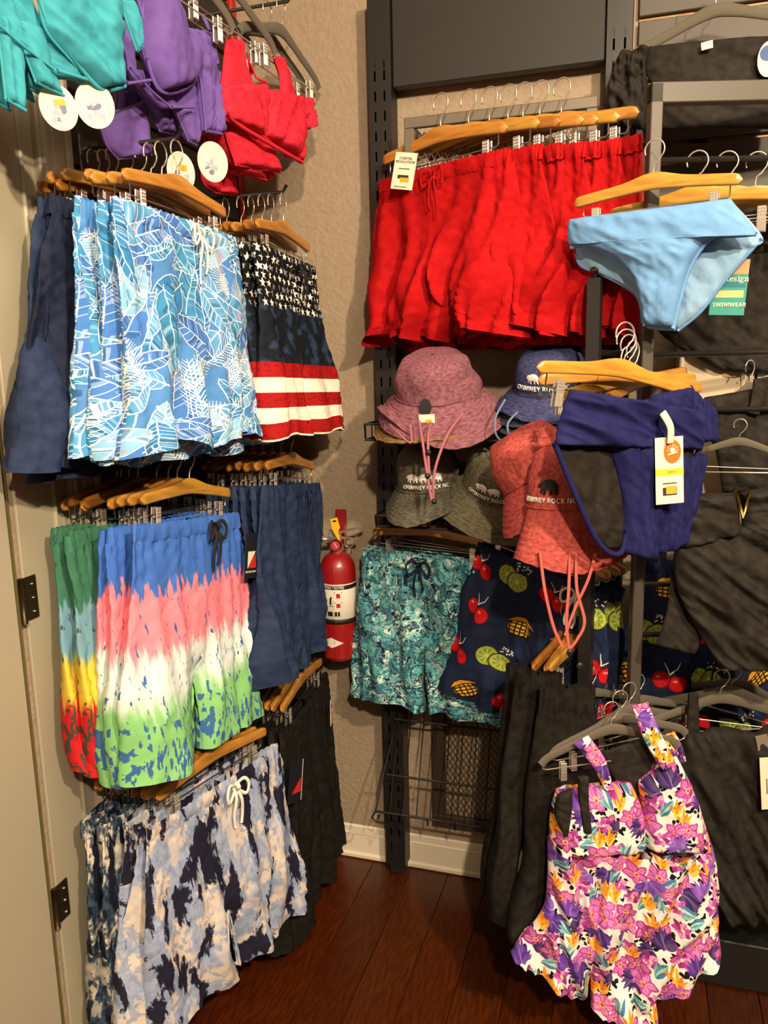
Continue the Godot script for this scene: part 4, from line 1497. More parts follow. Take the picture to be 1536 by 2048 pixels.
	for k in 3:
		var bp := shorts("swim_trousers", ["black trousers with gathered waist beside the side rack post", "long black trousers beside the gathered pair, hanging from the rod", "long black trousers behind the other two pairs on the rod"][k], "black trousers", "black_cloth", {"seed": 101 + k, "waist": [0.062, 0.055, 0.06][k], "hem": [0.11, 0.085, 0.09][k], "length": [0.6, 0.62, 0.6][k], "rise": 0.35, "amp": 0.014, "band": 0.055, "thick": 0.05})
		put(bp, [at(1135, 1372, 1.78), at(1078, 1345, 1.84), at(1062, 1330, 1.93)][k], deg_to_rad([15, 20, 10][k]), deg_to_rad([-1, -4, -2][k]))

func dip_tags() -> void:
	var t := thing("hang_tag", "black card tag with white and red sail mark on the dip dyed shorts", "tag", "", Vector3(0.272, 1.155, 0.575), deg_to_rad(84), deg_to_rad(-10))
	card(t, "card", 0.055, 0.11, Vector3.ZERO, Vector3.ZERO, mat("tag_black", rgb(22, 24, 32), 0.5))
	part("mark", slab(PackedVector2Array([Vector2(-0.018, 0.01), Vector2(0.014, 0.01), Vector2(-0.018, -0.03)]), 0.0006), mats["paper"], t, Vector3(0.002, 0, 0.0009))
	part("mark", slab(PackedVector2Array([Vector2(0.016, 0.006), Vector2(0.018, -0.03), Vector2(-0.014, -0.03)]), 0.0006), mat("mark_red", rgb(200, 30, 34), 0.6), t, Vector3(0.002, 0, 0.0009))
	words(t, "print", "VERTICAL SPORT", 0.0062, Vector3(0, -0.039, 0.0009), mats["paper"])
	var u := thing("hang_tag", "black and red card tag on the tie dyed shorts", "tag", "", Vector3(0.335, 0.545, 0.52), deg_to_rad(70), deg_to_rad(-8))
	card(u, "card", 0.05, 0.11, Vector3.ZERO, Vector3.ZERO, mats["tag_black"], [["border", 0.97, 0.5, 0.03, 1.0, mats["paper"]]])
	part("mark", slab(PackedVector2Array([Vector2(0.016, 0.006), Vector2(0.018, -0.03), Vector2(-0.014, -0.03)]), 0.0006), mats["mark_red"], u, Vector3(0.002, 0, 0.0009))

# ---------- hats ----------
func hat(label: String, group: String, cloth: String, pos: Vector3, rot: Vector3, o: Dictionary = {}) -> Node3D:
	var t := thing("bucket_hat", label, "hat", group, pos)
	t.rotation = rot
	var rc: float = o.get("crown", 0.09)
	var hc: float = o.get("height", 0.092)
	var rb: float = o.get("brim", 0.16)
	var dr: float = o.get("droop", 0.035)
	var wv: float = o.get("wave", 0.012)
	var sd: float = o.get("seed", 1.0)
	nz.seed = int(sd)
	nz.frequency = 1.0
	var dent := func(p: Vector3, a: float, j: int) -> Vector3:
		var n := nz.get_noise_3d(p.x * 14.0, p.y * 14.0, p.z * 14.0)
		return p + Vector3(sin(a), 0.3, cos(a)) * n * (0.003 if o.has("word") else 0.008)
	var prof := [Vector2(0.002, hc)]
	for k in 13:
		var g := k / 12.0
		var up := cos(g * PI * 0.5)
		prof.append(Vector2(rc * (0.3 + 0.7 * pow(sin(g * PI * 0.5), 0.62)), hc * pow(up, 0.62)))
	var st := begin()
	lathe(st, prof, 40, dent)
	part("crown", done(st), mats[cloth], t)
	var rows := []
	for k in 44:
		var g := k / 43.0
		rows.append(Vector2(lerpf(rc - 0.001, rb, g), -dr * pow(g, o.get("power", 1.2))))
	for k in range(3, -1, -1):
		rows.append(Vector2(lerpf(rc, rb, k / 3.0), -dr * pow(k / 3.0, o.get("power", 1.2)) - 0.003))
	var bw := func(p: Vector3, a: float, j: int) -> Vector3:
		var g := minf(j, 43) / 43.0 if j < 44 else (47 - j) / 3.0
		var y := wv * g * (sin(2.0 * a + sd * 2.1) + 0.5 * sin(3.0 * a + sd)) + 0.003 * g * nz.get_noise_2d(a * 6.0, g * 5.0)
		y += 0.0015 * sin(g * TAU * 8.0) + 0.0006 * nz.get_noise_2d(a * 60.0, g * 30.0)
		return p + Vector3(0, y, 0) + Vector3(sin(a), 0, cos(a)) * 0.006 * g * sin(3.0 * a + sd * 1.3)
	st = begin()
	lathe(st, rows, 64, bw)
	part("brim", done(st), mats[cloth], t)
	st = begin()
	var ring := PackedVector3Array()
	for k in 41:
		var a := TAU * k / 40.0
		ring.append(Vector3(sin(a) * (rc + 0.0015), 0.002, cos(a) * (rc + 0.0015)))
	tube(st, ring, 0.0022, 5)
	part("seam", done(st), mats[cloth], t)
	if o.has("word"):
		var face: float = o.get("face", 0.0)
		var rr: float = rc * 0.985 + 0.006
		var up: float = o.get("word_y", 0.022)
		var bend := func(v: Vector3) -> Vector3:
			var a := face + v.x / rr
			var y := v.y + up
			var r2 := rr * (1.0 - 0.07 * y / hc) + v.z
			return Vector3(sin(a) * r2, y, cos(a) * r2)
		part("lettering", lettering(o.word, o.get("word_size", 0.0155), bend, 0.0012), mats[o.get("ink", "white_cord")], t)
		var bm: Material = mats[o.get("bear_ink", "white_cord")]
		for q in o.get("bears", [0.0]):
			part("bear_emblem", bear(q, 0.018 + 0.002 * float(o.get("big", 0.0)), bend, o.get("bear_size", 0.034)), bm, t)
	return t

func bear(x0: float, y0: float, bend: Callable, s: float) -> ArrayMesh:
	var o := PackedVector2Array([Vector2(-0.52, 0.34), Vector2(-0.5, 0.44), Vector2(-0.4, 0.52), Vector2(-0.34, 0.62), Vector2(-0.28, 0.56), Vector2(-0.12, 0.66), Vector2(0.06, 0.7), Vector2(0.28, 0.66), Vector2(0.44, 0.54), Vector2(0.5, 0.38), Vector2(0.48, 0.16), Vector2(0.5, 0.0), Vector2(0.36, 0.0), Vector2(0.33, 0.18), Vector2(0.24, 0.16), Vector2(0.22, 0.0), Vector2(0.1, 0.0), Vector2(0.12, 0.22), Vector2(-0.06, 0.24), Vector2(-0.1, 0.0), Vector2(-0.24, 0.0), Vector2(-0.2, 0.18), Vector2(-0.26, 0.22), Vector2(-0.3, 0.06), Vector2(-0.4, 0.06), Vector2(-0.34, 0.3), Vector2(-0.42, 0.3)])
	var m := slab(o, 0.06)
	var arr := m.surface_get_arrays(0)
	var v: PackedVector3Array = arr[Mesh.ARRAY_VERTEX]
	for i in v.size():
		v[i] = bend.call(Vector3(v[i].x * s + x0, v[i].y * s + y0 - 0.006, v[i].z * s * 0.6))
	var st := begin()
	for i in range(0, v.size(), 3) if arr[Mesh.ARRAY_INDEX] == null else []:
		tri(st, v[i], v[i + 1], v[i + 2])
	if arr[Mesh.ARRAY_INDEX] != null:
		for i in arr[Mesh.ARRAY_INDEX]:
			st.add_vertex(v[i])
	return done(st)

func cord(t: Node3D, pts: Array, r: float, m: Material, called := "chin_cord") -> void:
	# points in the world; the cord is a part of its hat
	var inv := t.transform.affine_inverse()
	var a := []
	for q in pts: a.append(inv * q)
	var st := begin()
	tube(st, curve3(a, 30), r, 6, 0.6)
	part(called, done(st), m, t)

func bead(t: Node3D, p: Vector3, r: float) -> void:
	var sm := SphereMesh.new()
	sm.radius = r
	sm.height = r * 2.2
	sm.radial_segments = 12
	sm.rings = 8
	part("toggle", sm, mats["black_metal"], t, t.transform.affine_inverse() * p)

func build_hats() -> void:
	var g := "hats on the upper wire shelf"
	hat("olive tan bucket hat under the mauve hats", g, "hat_tan", Vector3(0.66, 1.475, 0.27), Vector3(0.12, 0.3, 0.03), {"seed": 3.0, "brim": 0.168})
	hat("lower mauve bucket hat under the top one", g, "hat_mauve", Vector3(0.682, 1.50, 0.285), Vector3(0.24, 0.2, -0.06), {"seed": 5.0, "brim": 0.165, "wave": 0.018})
	var m := hat("top mauve washed bucket hat with black and white tag", g, "hat_mauve", Vector3(0.662, 1.53, 0.3), Vector3(0.33, 0.15, 0.04), {"seed": 2.0, "brim": 0.155, "droop": 0.062, "wave": 0.012, "height": 0.095, "crown": 0.1})
	var tg := part("swing_tag", slab(ellipse(0.014, 0.02, 20), 0.0014), mats["black_soft"], m, Vector3(-0.014, 0.004, 0.112), Vector3(-0.25, 0, 0))
	part("price_label", box_mesh(Vector3(0.038, 0.027, 0.0014), 0.0003), mats["paper"], tg, Vector3(0.002, -0.03, 0.006))
	part("price_sticker", box_mesh(Vector3(0.014, 0.009, 0.0008)), mats["price"], tg, Vector3(0.006, -0.033, 0.0074))
	var pk := mat("mauve_cord", rgb(156, 92, 104), 0.9)
	var d := 1.82
	cord(m, [at(838, 842, d + 0.05), at(846, 890, d), at(856, 960, d - 0.01), at(864, 1005, d - 0.01)], 0.0035, pk)
	cord(m, [at(925, 828, d + 0.05), at(895, 870, d), at(870, 940, d - 0.01), at(866, 1005, d)], 0.0035, pk)
	cord(m, [at(780, 850, d + 0.1), at(800, 870, d + 0.05), at(822, 885, d + 0.05), at(820, 850, d + 0.07)], 0.003, pk)
	cord(m, [at(862, 845, d + 0.05), at(856, 880, d), at(858, 950, d - 0.01)], 0.0035, pk)
	for q in [[857, 905], [855, 952], [868, 1003]]: bead(m, at(q[0], q[1], d - 0.012), 0.0065)
	for k in 4:
		var h := hat("top navy bucket hat with white bear lettering" if k == 3 else "slate blue bucket hat, %s from the shelf under the navy one" % ["first", "second", "third", "fourth"][k], g, "hat_navy" if k == 3 else "hat_slate", Vector3(0.955 - 0.004 * k, 1.465 + k * 0.024, 0.235 + 0.005 * k), Vector3(0.18 + 0.03 * k, -0.3, -0.05), {"seed": 7.0 + k, "wave": 0.008, "brim": 0.15, "droop": 0.04, "word": "CHIMNEY ROCK NC", "face": 0.1, "bears": [-0.02, 0.015]} if k == 3 else {"seed": 7.0 + k, "wave": 0.01, "brim": 0.155})
		if k == 3:
			cord(h, [at(1010, 800, 1.9), at(990, 840, 1.85), at(1000, 880, 1.84), at(1060, 895, 1.84), at(1080, 880, 1.86)], 0.003, mat("slate_cord", rgb(104, 118, 148), 0.9))
			cord(h, [at(1040, 820, 1.9), at(1015, 850, 1.85), at(1030, 885, 1.84), at(1075, 890, 1.85)], 0.003, mats["slate_cord"])
	g = "grey hats on the lower wire shelf"
	hat("faded olive grey hat with three white bears and lettering", g, "hat_grey", Vector3(0.617, 1.277, 0.2), Vector3(0.12, 0.15, 0.05), {"seed": 12.0, "brim": 0.128, "droop": 0.06, "height": 0.11, "crown": 0.085, "word": "CHIMNEY ROCK NC", "bears": [-0.036, -0.004, 0.03], "word_size": 0.0145, "word_y": 0.018})
	hat("faded olive wide hat tilted on its side beside the three bear hat", g, "hat_olive", Vector3(0.80, 1.285, 0.2), Vector3(0.5, -0.1, -0.3), {"seed": 14.0, "brim": 0.165, "droop": 0.05, "height": 0.11, "word": "CHIMNEY ROCK NC", "bears": [-0.03, 0.006], "word_size": 0.0145, "wave": 0.01})
	hat("faded olive hat under the tilted wide one", g, "hat_grey", Vector3(0.79, 1.235, 0.17), Vector3(0.2, 0.0, 0.0), {"seed": 15.0, "brim": 0.14})
	g = "red hats hung in front of the side rack"
	var p := at(1138, 1008, 1.655)
	hat("faded red hat peeking out behind the bear lettered one", g, "hat_red", at(1080, 948, 1.78), Vector3(0.1, -0.2, 0.55), {"seed": 18.0, "brim": 0.135, "droop": 0.07, "height": 0.11})
	var r := hat("faded red bucket hat with black bear and white lettering", g, "hat_red", p, Vector3(0.06, 0.35, 0.03), {"seed": 17.0, "brim": 0.122, "droop": 0.115, "power": 0.9, "height": 0.125, "crown": 0.086, "wave": 0.008, "word": "CHIMNEY ROCK NC", "face": -0.72, "bears": [0.004], "bear_ink": "black_soft", "bear_size": 0.046, "word_size": 0.0145, "word_y": 0.02})
	var rc := mat("red_cord", rgb(182, 86, 82), 0.9)
	d = 1.54
	cord(r, [at(1090, 1115, d + 0.03), at(1105, 1200, d), at(1125, 1280, d), at(1145, 1325, d)], 0.0035, rc)
	cord(r, [at(1152, 1120, d + 0.03), at(1155, 1200, d), at(1152, 1270, d), at(1160, 1335, d)], 0.0035, rc)
	cord(r, [at(1165, 1120, d + 0.03), at(1172, 1200, d), at(1190, 1270, d), at(1175, 1310, d), at(1160, 1330, d)], 0.0035, rc)
	cord(r, [at(1205, 1120, d + 0.03), at(1195, 1180, d), at(1170, 1240, d), at(1150, 1300, d)], 0.0035, rc)
	r.scale = Vector3(1, 1, 0.6)
	for q in [[1140, 1305], [1160, 1332]]: bead(r, at(q[0], q[1], d - 0.006), 0.007)

# ---------- fire extinguisher ----------
func build_extinguisher() -> void:
	var t := thing("fire_extinguisher", "red fire extinguisher with white instruction label on the wall", "extinguisher", "", Vector3(0.303, 0.722, 0.085), deg_to_rad(6))
	var st := begin()
	lathe(st, [Vector2(0.001, 0), Vector2(0.04, 0), Vector2(0.05, 0.006), Vector2(0.053, 0.016), Vector2(0.053, 0.275), Vector2(0.051, 0.292), Vector2(0.043, 0.311), Vector2(0.03, 0.323), Vector2(0.018, 0.328), Vector2(0.016, 0.338)], 36)
	part("cylinder", done(st), mats["ext_red"], t)
	var wrap := func(v: Vector3) -> Vector3:
		var a := -0.1 + v.x / 0.0542
		return Vector3(sin(a) * (0.0546 + v.z), v.y, cos(a) * (0.0546 + v.z))
	st = begin()
	lathe(st, [Vector2(0.0536, 0.135), Vector2(0.0538, 0.1352), Vector2(0.0538, 0.242), Vector2(0.0536, 0.2422)], 36)
	var lb := part("label", done(st), mat("label_white", rgb(226, 220, 206), 0.4), t)
	var bk: Material = mats["black_soft"]
	st = begin()
	lathe(st, [Vector2(0.054, 0.226), Vector2(0.0541, 0.2261), Vector2(0.0541, 0.239), Vector2(0.054, 0.2391)], 36)
	part("heading", done(st), bk, lb)
	st = begin()
	lathe(st, [Vector2(0.0538, 0.12), Vector2(0.0541, 0.1201), Vector2(0.0541, 0.135), Vector2(0.0538, 0.1351)], 36)
	part("band", done(st), bk, lb)
	part("lettering", lettering("INSTRUCTIONS", 0.0125, func(v: Vector3) -> Vector3: return wrap.call(v + Vector3(-0.008, 0.2325, 0)), 0.0004), mats["label_white"], lb)
	var fig := [[-0.03, 0.213, 0.022, 0.002], [-0.032, 0.206, 0.016, 0.0015], [-0.032, 0.199, 0.018, 0.0015], [-0.028, 0.186, 0.03, 0.0015], [-0.006, 0.19, 0.006, 0.02], [-0.004, 0.202, 0.005, 0.005], [-0.03, 0.172, 0.02, 0.0015], [-0.032, 0.152, 0.016, 0.013], [-0.008, 0.152, 0.016, 0.014], [0.014, 0.152, 0.016, 0.014], [-0.004, 0.176, 0.014, 0.002]]
	var red := [[0.018, 0.208, 0.012, 0.014], [0.018, 0.218, 0.024, 0.003], [0.018, 0.178, 0.012, 0.012], [0.018, 0.187, 0.024, 0.003]]
	for q in fig + red:
		var pt := PackedVector2Array([Vector2(q[0] - q[2] / 2, q[1] - q[3] / 2), Vector2(q[0] + q[2] / 2, q[1] - q[3] / 2), Vector2(q[0] + q[2] / 2, q[1] + q[3] / 2), Vector2(q[0] - q[2] / 2, q[1] + q[3] / 2)])
		st = begin()
		var c := []
		for v in pt: c.append(wrap.call(Vector3(v.x, v.y, -0.0003)))
		quad(st, c[3], c[2], c[1], c[0])
		part("pictogram", done(st), mat("pict_red", rgb(170, 30, 30), 0.6) if red.has(q) else bk, lb)
	st = begin()
	var dm := [PackedVector3Array(), PackedVector3Array()]
	for k in 13:
		var dx := -0.045 + 0.075 * k / 12.0
		var dh := 0.016 * (1.0 - absf(k - 6.0) / 6.0) + 0.0002
		dm[0].append(wrap.call(Vector3(dx, 0.062 + dh, -0.0004)))
		dm[1].append(wrap.call(Vector3(dx, 0.062 - dh, -0.0004)))
	sheet(st, dm)
	part("diamond_label", done(st), mats["label_white"], t)
	for y in [0.066, 0.06]:
		st = begin()
		var e := []
		for v in [Vector2(-0.022, y), Vector2(0.004, y), Vector2(0.004, y + 0.003), Vector2(-0.022, y + 0.003)]: e.append(wrap.call(Vector3(v.x, v.y, 0.0001)))
		quad(st, e[3], e[2], e[1], e[0])
		part("diamond_print", done(st), bk, t)
	# head
	st = begin()
	lathe(st, [Vector2(0.017, 0.33), Vector2(0.02, 0.335), Vector2(0.02, 0.352), Vector2(0.014, 0.357), Vector2(0.014, 0.385), Vector2(0.001, 0.387)], 20)
	part("valve", done(st), mats["chrome"], t)
	st = begin()
	box(st, Vector3(0.03, 0.395, 0.0), Vector3(0.11, 0.004, 0.018), 0.001, Basis(Vector3.BACK, 0.24))
	box(st, Vector3(0.02, 0.373, 0.0), Vector3(0.085, 0.004, 0.018), 0.001, Basis(Vector3.BACK, -0.12))
	box(st, Vector3(-0.014, 0.383, 0.0), Vector3(0.02, 0.022, 0.016), 0.002)
	part("handle", done(st), mats["chrome"], t)
	st = begin()
	var gp := PackedVector3Array([Vector3(0.004, 0.356, 0.014), Vector3(0.004, 0.356, 0.03)])
	tube(st, gp, 0.0175, 20)
	var gg := part("gauge", done(st), mat("gauge_red", rgb(150, 26, 34), 0.3), t)
	part("dial", slab(ellipse(0.013, 0.013, 20, Vector2(0.004, 0.356)), 0.001), mat("dial", rgb(176, 70, 74), 0.4), gg, Vector3(0, 0, 0.0306))
	part("needle", box_mesh(Vector3(0.002, 0.016, 0.0008)), mats["paper"], gg, Vector3(0.004, 0.357, 0.0314), Vector3(0, 0, 0.5))
	st = begin()
	tube(st, PackedVector3Array([Vector3(-0.016, 0.37, 0.006), Vector3(-0.042, 0.369, 0.01)]), 0.0065, 8)
	tube(st, PackedVector3Array([Vector3(-0.07, 0.118, 0.03), Vector3(-0.07, 0.1, 0.03)]), 0.0055, 8)
	part("hose_fitting", done(st), mats["chrome"], t)
	st = begin()
	tube(st, curve3([Vector3(-0.042, 0.369, 0.01), Vector3(-0.07, 0.358, 0.02), Vector3(-0.082, 0.32, 0.03), Vector3(-0.076, 0.2, 0.032), Vector3(-0.07, 0.115, 0.03)], 30), 0.0075, 8)
	part("hose", done(st), bk, t)
	part("nozzle", tube_mesh([Vector3(-0.07, 0.1, 0.03), Vector3(-0.069, 0.04, 0.03)], [0.0065, 0.011], 10), bk, t)
	var tag := part("seal_tag", slab(PackedVector2Array([Vector2(-0.011, 0), Vector2(-0.014, 0.012), Vector2(-0.014, 0.04), Vector2(0.008, 0.043), Vector2(0.011, 0.012), Vector2(0.003, 0.0), Vector2(0.004, -0.03), Vector2(0.0, -0.03)]), 0.0016, 0.0003), mat("tag_yellow", rgb(238, 186, 34), 0.5), t, Vector3(0.008, 0.395, 0.022), Vector3(0, 0, 0.16))
	part("tag_mark", box_mesh(Vector3(0.011, 0.005, 0.0006)), bk, tag, Vector3(-0.002, 0.033, 0.001))
	part("pull_ring", tube_mesh(Array(ring_points(0.014, Vector3(0.04, 0.362, 0.014))), 0.0012), mats["chrome"], t)
	part("wall_bracket", box_mesh(Vector3(0.034, 0.05, 0.006), 0.002), mats["ext_red"], t, Vector3(-0.004, 0.42, -0.074))
	part("wall_strap", box_mesh(Vector3(0.02, 0.4, 0.03), 0.002), mats["ext_red"], t, Vector3(0.0, 0.2, -0.064))

func ring_points(r: float, c: Vector3) -> PackedVector3Array:
	var p := PackedVector3Array()
	for k in 21: p.append(c + Vector3(cos(TAU * k / 20.0) * r, sin(TAU * k / 20.0) * r, 0))
	return p
# ---------- swimwear made of sewn panels ----------
# pieces: [part name, left edge, right edge, material, options]; edges are measured on the plane through o turned by th
func garment(called: String, label: String, category: String, group: String, o: Vector3, th: float, pieces: Array) -> Node3D:
	var t := thing(called, label, category, group, o, th)
	for p in pieces:
		if th > 1.0:
			trim_edge(t, p[1], 0.0022, p[3], 0.002)
			trim_edge(t, [p[1][p[1].size() - 1], p[2][p[2].size() - 1]], 0.003, p[3], 0.004)
		part(p[0], patch(lps(o, th, p[1]), lps(o, th, p[2]), p[4] if p.size() > 4 else {}), mats[p[3]], t)
	return t

func trim_edge(t: Node3D, pts: Array, r: float, m: String, z := 0.0, called := "edging") -> void:
	part(called, edging(lps(t.position, t.rotation.y, pts), r, z), mats[m], t)

func ribbon_px(t: Node3D, pts: Array, zs: Array, w: float, m: String, called := "strap") -> void:
	var a := []
	for k in pts.size():
		var q := lp(t.position, t.rotation.y, pts[k][0], pts[k][1])
		a.append(Vector3(q.x, q.y, zs[mini(k, zs.size() - 1)]))
	part(called, strap(a, w, 0.003), mats[m], t)

func build_tops() -> void:
	
	# teal
	var o := Vector3(0.30, 2.28, 0.76)
	var th := deg_to_rad(78)
	var g := "teal bikini tops"
	var t := garment("bikini_bra", "front teal bikini top folded over its hanger", "bikini top", g, o, th, [
		["cup", [[70, -30], [88, 55], [130, 110], [195, 178]], [[232, -30], [236, 60], [240, 110], [245, 173]], "teal", {"bulge": 0.03, "amp": 0.007, "wave": 0.07, "ang": 0.9, "seed": 4, "noise": 0.005}],
		["cup", [[-40, -30], [-30, 20], [30, 80], [110, 142]], [[80, -30], [105, 40], [160, 100], [215, 172]], "teal", {"bulge": 0.02, "amp": 0.008, "wave": 0.06, "ang": 0.8, "z": -0.03, "seed": 5, "noise": 0.005}],
		["tie", [[238, 0], [252, 45], [272, 102]], [[262, 2], [278, 40], [282, 92]], "teal", {"bulge": 0.01, "amp": 0.002, "nu": 10}]])
	trim_edge(t, [[72, -10], [95, 55], [135, 108], [195, 178], [245, 173]], 0.004, "teal", 0.006)
	disc_tag(t, 0.038, Vector3(lp(o, th, 190, 210).x, lp(o, th, 190, 210).y, 0.0), Vector3(0, -0.5, 0), false)
	for k in 4:
		var dx := -30.0 * k
		t = garment("bikini_bra", "teal bikini top, %s behind the folded front one" % ["first", "second", "third", "fourth"][k], "bikini top", g, o + Vector3(-0.02 - 0.04 * k, 0, 0.02), th, [
			["cup", [[30 + dx, 40], [50 + dx, 110], [70 + dx, 165 + k * 4]], [[90 + dx, 60], [100 + dx, 130], [125 + dx, 192 + k * 6]], "teal", {"bulge": 0.014, "amp": 0.003, "seed": 10 + k, "nu": 14}],
			["side_band", [[-10 + dx, 30], [0 + dx, 110], [10 + dx, 200]], [[30 + dx, 40], [45 + dx, 120], [48 + dx, 222]], "teal", {"bulge": 0.01, "amp": 0.004, "seed": 16 + k, "nu": 12}]])
		if k == 0: disc_tag(t, 0.036, Vector3(lp(t.position, th, 117, 215).x, lp(t.position, th, 117, 215).y, 0.0), Vector3(0, -0.4, 0.2))
	# purple
	o = Vector3(0.27, 2.25, 0.50)
	th = deg_to_rad(82)
	g = "purple bikini tops"
	t = garment("bikini_bra", "front purple bikini top with a moulded cup and thin straps", "bikini top", g, o, th, [
		["cup", [[287, -20], [283, 60], [288, 120], [316, 184]], [[325, -20], [358, 55], [388, 108], [378, 168]], "purple", {"bulge": 0.04, "amp": 0.004, "wave": 0.1, "seed": 2, "noise": 0.003}],
		["cup", [[345, 50], [385, 110], [400, 165], [410, 262]], [[408, 62], [426, 115], [441, 190], [441, 268]], "purple", {"bulge": 0.025, "amp": 0.006, "wave": 0.06, "seed": 3, "z": -0.01, "noise": 0.004}],
		["side_band", [[228, 60], [236, 120], [250, 168]], [[292, 20], [290, 100], [305, 160]], "purple", {"bulge": 0.012, "amp": 0.006, "z": -0.035, "seed": 9}],
		["under_band", [[258, 135], [300, 180], [340, 215]], [[312, 135], [350, 190], [385, 215]], "purple", {"bulge": 0.012, "amp": 0.004, "ang": 0.8, "z": -0.02, "seed": 6}]])
	trim_edge(t, [[288, 118], [300, 160], [316, 184], [345, 186], [378, 168], [392, 140]], 0.004, "purple", 0.008)
	ribbon_px(t, [[405, 30], [415, 70], [420, 110], [424, 130]], [0.0, 0.01, 0.015, 0.015], 0.006, "purple")
	ribbon_px(t, [[270, -20], [285, 20], [290, 60]], [0.0, 0.0, 0.01], 0.008, "purple")
	disc_tag(t, 0.04, Vector3(lp(o, th, 385, 340).x, lp(o, th, 385, 340).y, -0.03), Vector3(0, -0.3, 0))
	var pf := [[[[340, 178], [352, 225], [375, 282]], [[380, 165], [396, 230], [390, 290]]], [[[398, 150], [405, 210], [425, 268]], [[436, 140], [442, 210], [441, 266]]], [[[250, 150], [285, 200], [318, 262]], [[312, 180], [335, 225], [345, 268]]], [[[196, 240], [212, 290], [235, 318]], [[285, 200], [292, 260], [300, 310]]], [[[225, 150], [232, 200], [222, 255]], [[268, 160], [285, 215], [282, 262]]], [[[300, 220], [318, 262], [340, 285]], [[345, 215], [360, 255], [370, 285]]]]
	for k in pf.size():
		garment("bikini_bra", "purple bikini top, %s behind the front one" % ["first", "second", "third", "fourth", "fifth", "sixth"][k], "bikini top", g, o + Vector3(-0.03 - 0.02 * k, 0, 0), th, [["cup", pf[k][0], pf[k][1], "purple", {"bulge": 0.02, "amp": 0.004, "seed": 20 + k, "nu": 16}]])
	# coral
	o = Vector3(0.27, 2.27, 0.25)
	th = deg_to_rad(84)
	g = "coral bikini tops"
	t = garment("bikini_bra", "front coral red bikini top with ruffled straps", "bikini top", g, o, th, [
		["cup", [[440, 170], [438, 200], [446, 238]], [[520, 170], [524, 215], [528, 275]], "coral", {"bulge": 0.03, "amp": 0.006, "wave": 0.05, "ang": 0.5, "seed": 2, "noise": 0.004}],
		["cup", [[518, 175], [522, 220], [524, 272]], [[594, 200], [600, 262], [598, 326]], "coral", {"bulge": 0.035, "amp": 0.006, "wave": 0.05, "ang": -0.5, "seed": 3, "noise": 0.004}],
		["strap", [[452, 78], [446, 125], [441, 178]], [[484, 80], [489, 130], [512, 184]], "coral", {"bulge": 0.012, "amp": 0.002, "nu": 14}],
		["strap", [[545, 112], [558, 150], [560, 205]], [[562, 114], [578, 155], [592, 206]], "coral", {"bulge": 0.012, "amp": 0.002, "nu": 12}],
		["ruffle", [[590, 192], [592, 225], [596, 262]], [[612, 198], [621, 225], [618, 256]], "coral", {"bulge": 0.02, "amp": 0.008, "wave": 0.03, "noise": 0.01, "nu": 16}],
		["ruffle", [[492, 110], [500, 130], [512, 158]], [[520, 108], [534, 130], [530, 165]], "coral", {"bulge": 0.016, "amp": 0.008, "wave": 0.03, "noise": 0.01, "z": -0.06, "nu": 16}]])
	trim_edge(t, [[444, 228], [470, 252], [520, 282], [560, 305], [598, 326]], 0.005, "coral", 0.012, "under_band")
	disc_tag(t, 0.034, Vector3(lp(o, th, 617, 258).x, lp(o, th, 617, 258).y, -0.03), Vector3(0, -0.3, 0.2))
	disc_tag(t, 0.042, Vector3(lp(o, th, 418, 325).x, lp(o, th, 418, 325).y, 0.01), Vector3(0, -0.5, 0), false)
	var cf := [[[[440, 225], [450, 270], [470, 330]], [[528, 265], [540, 300], [560, 345]]], [[[412, 268], [440, 300], [475, 345]], [[460, 250], [500, 300], [530, 360]]], [[[465, 300], [480, 330], [500, 352]], [[545, 320], [545, 345], [530, 365]]], [[[395, 270], [410, 300], [440, 345]], [[430, 262], [455, 300], [480, 350]]], [[[400, 330], [405, 365], [430, 385]], [[440, 330], [462, 360], [470, 392]]]]
	for k in cf.size():
		garment("bikini_bra", "coral red bikini top, %s behind the front one" % ["first", "second", "third", "fourth", "fifth"][k], "bikini top", g, o + Vector3(-0.03 - 0.025 * k, 0, 0), th, [["cup", cf[k][0], cf[k][1], "coral", {"bulge": 0.022, "amp": 0.005, "seed": 30 + k, "nu": 16}]])
	# their hangers
	for q in [[Vector3(0.26, 2.405, 0.24), "front coral bikini top"], [Vector3(0.22, 2.405, 0.235), "coral tops behind the front one"], [Vector3(0.255, 2.405, 0.51), "front purple bikini top"], [Vector3(0.2, 2.405, 0.5), "purple tops behind the front one"], [Vector3(0.27, 2.37, 0.76), "front teal bikini top"]]:
		hang(felt_hanger, "grey felt hanger of the %s" % q[1], "felt hangers of the bikini tops", q[0], deg_to_rad(84), -0.03)

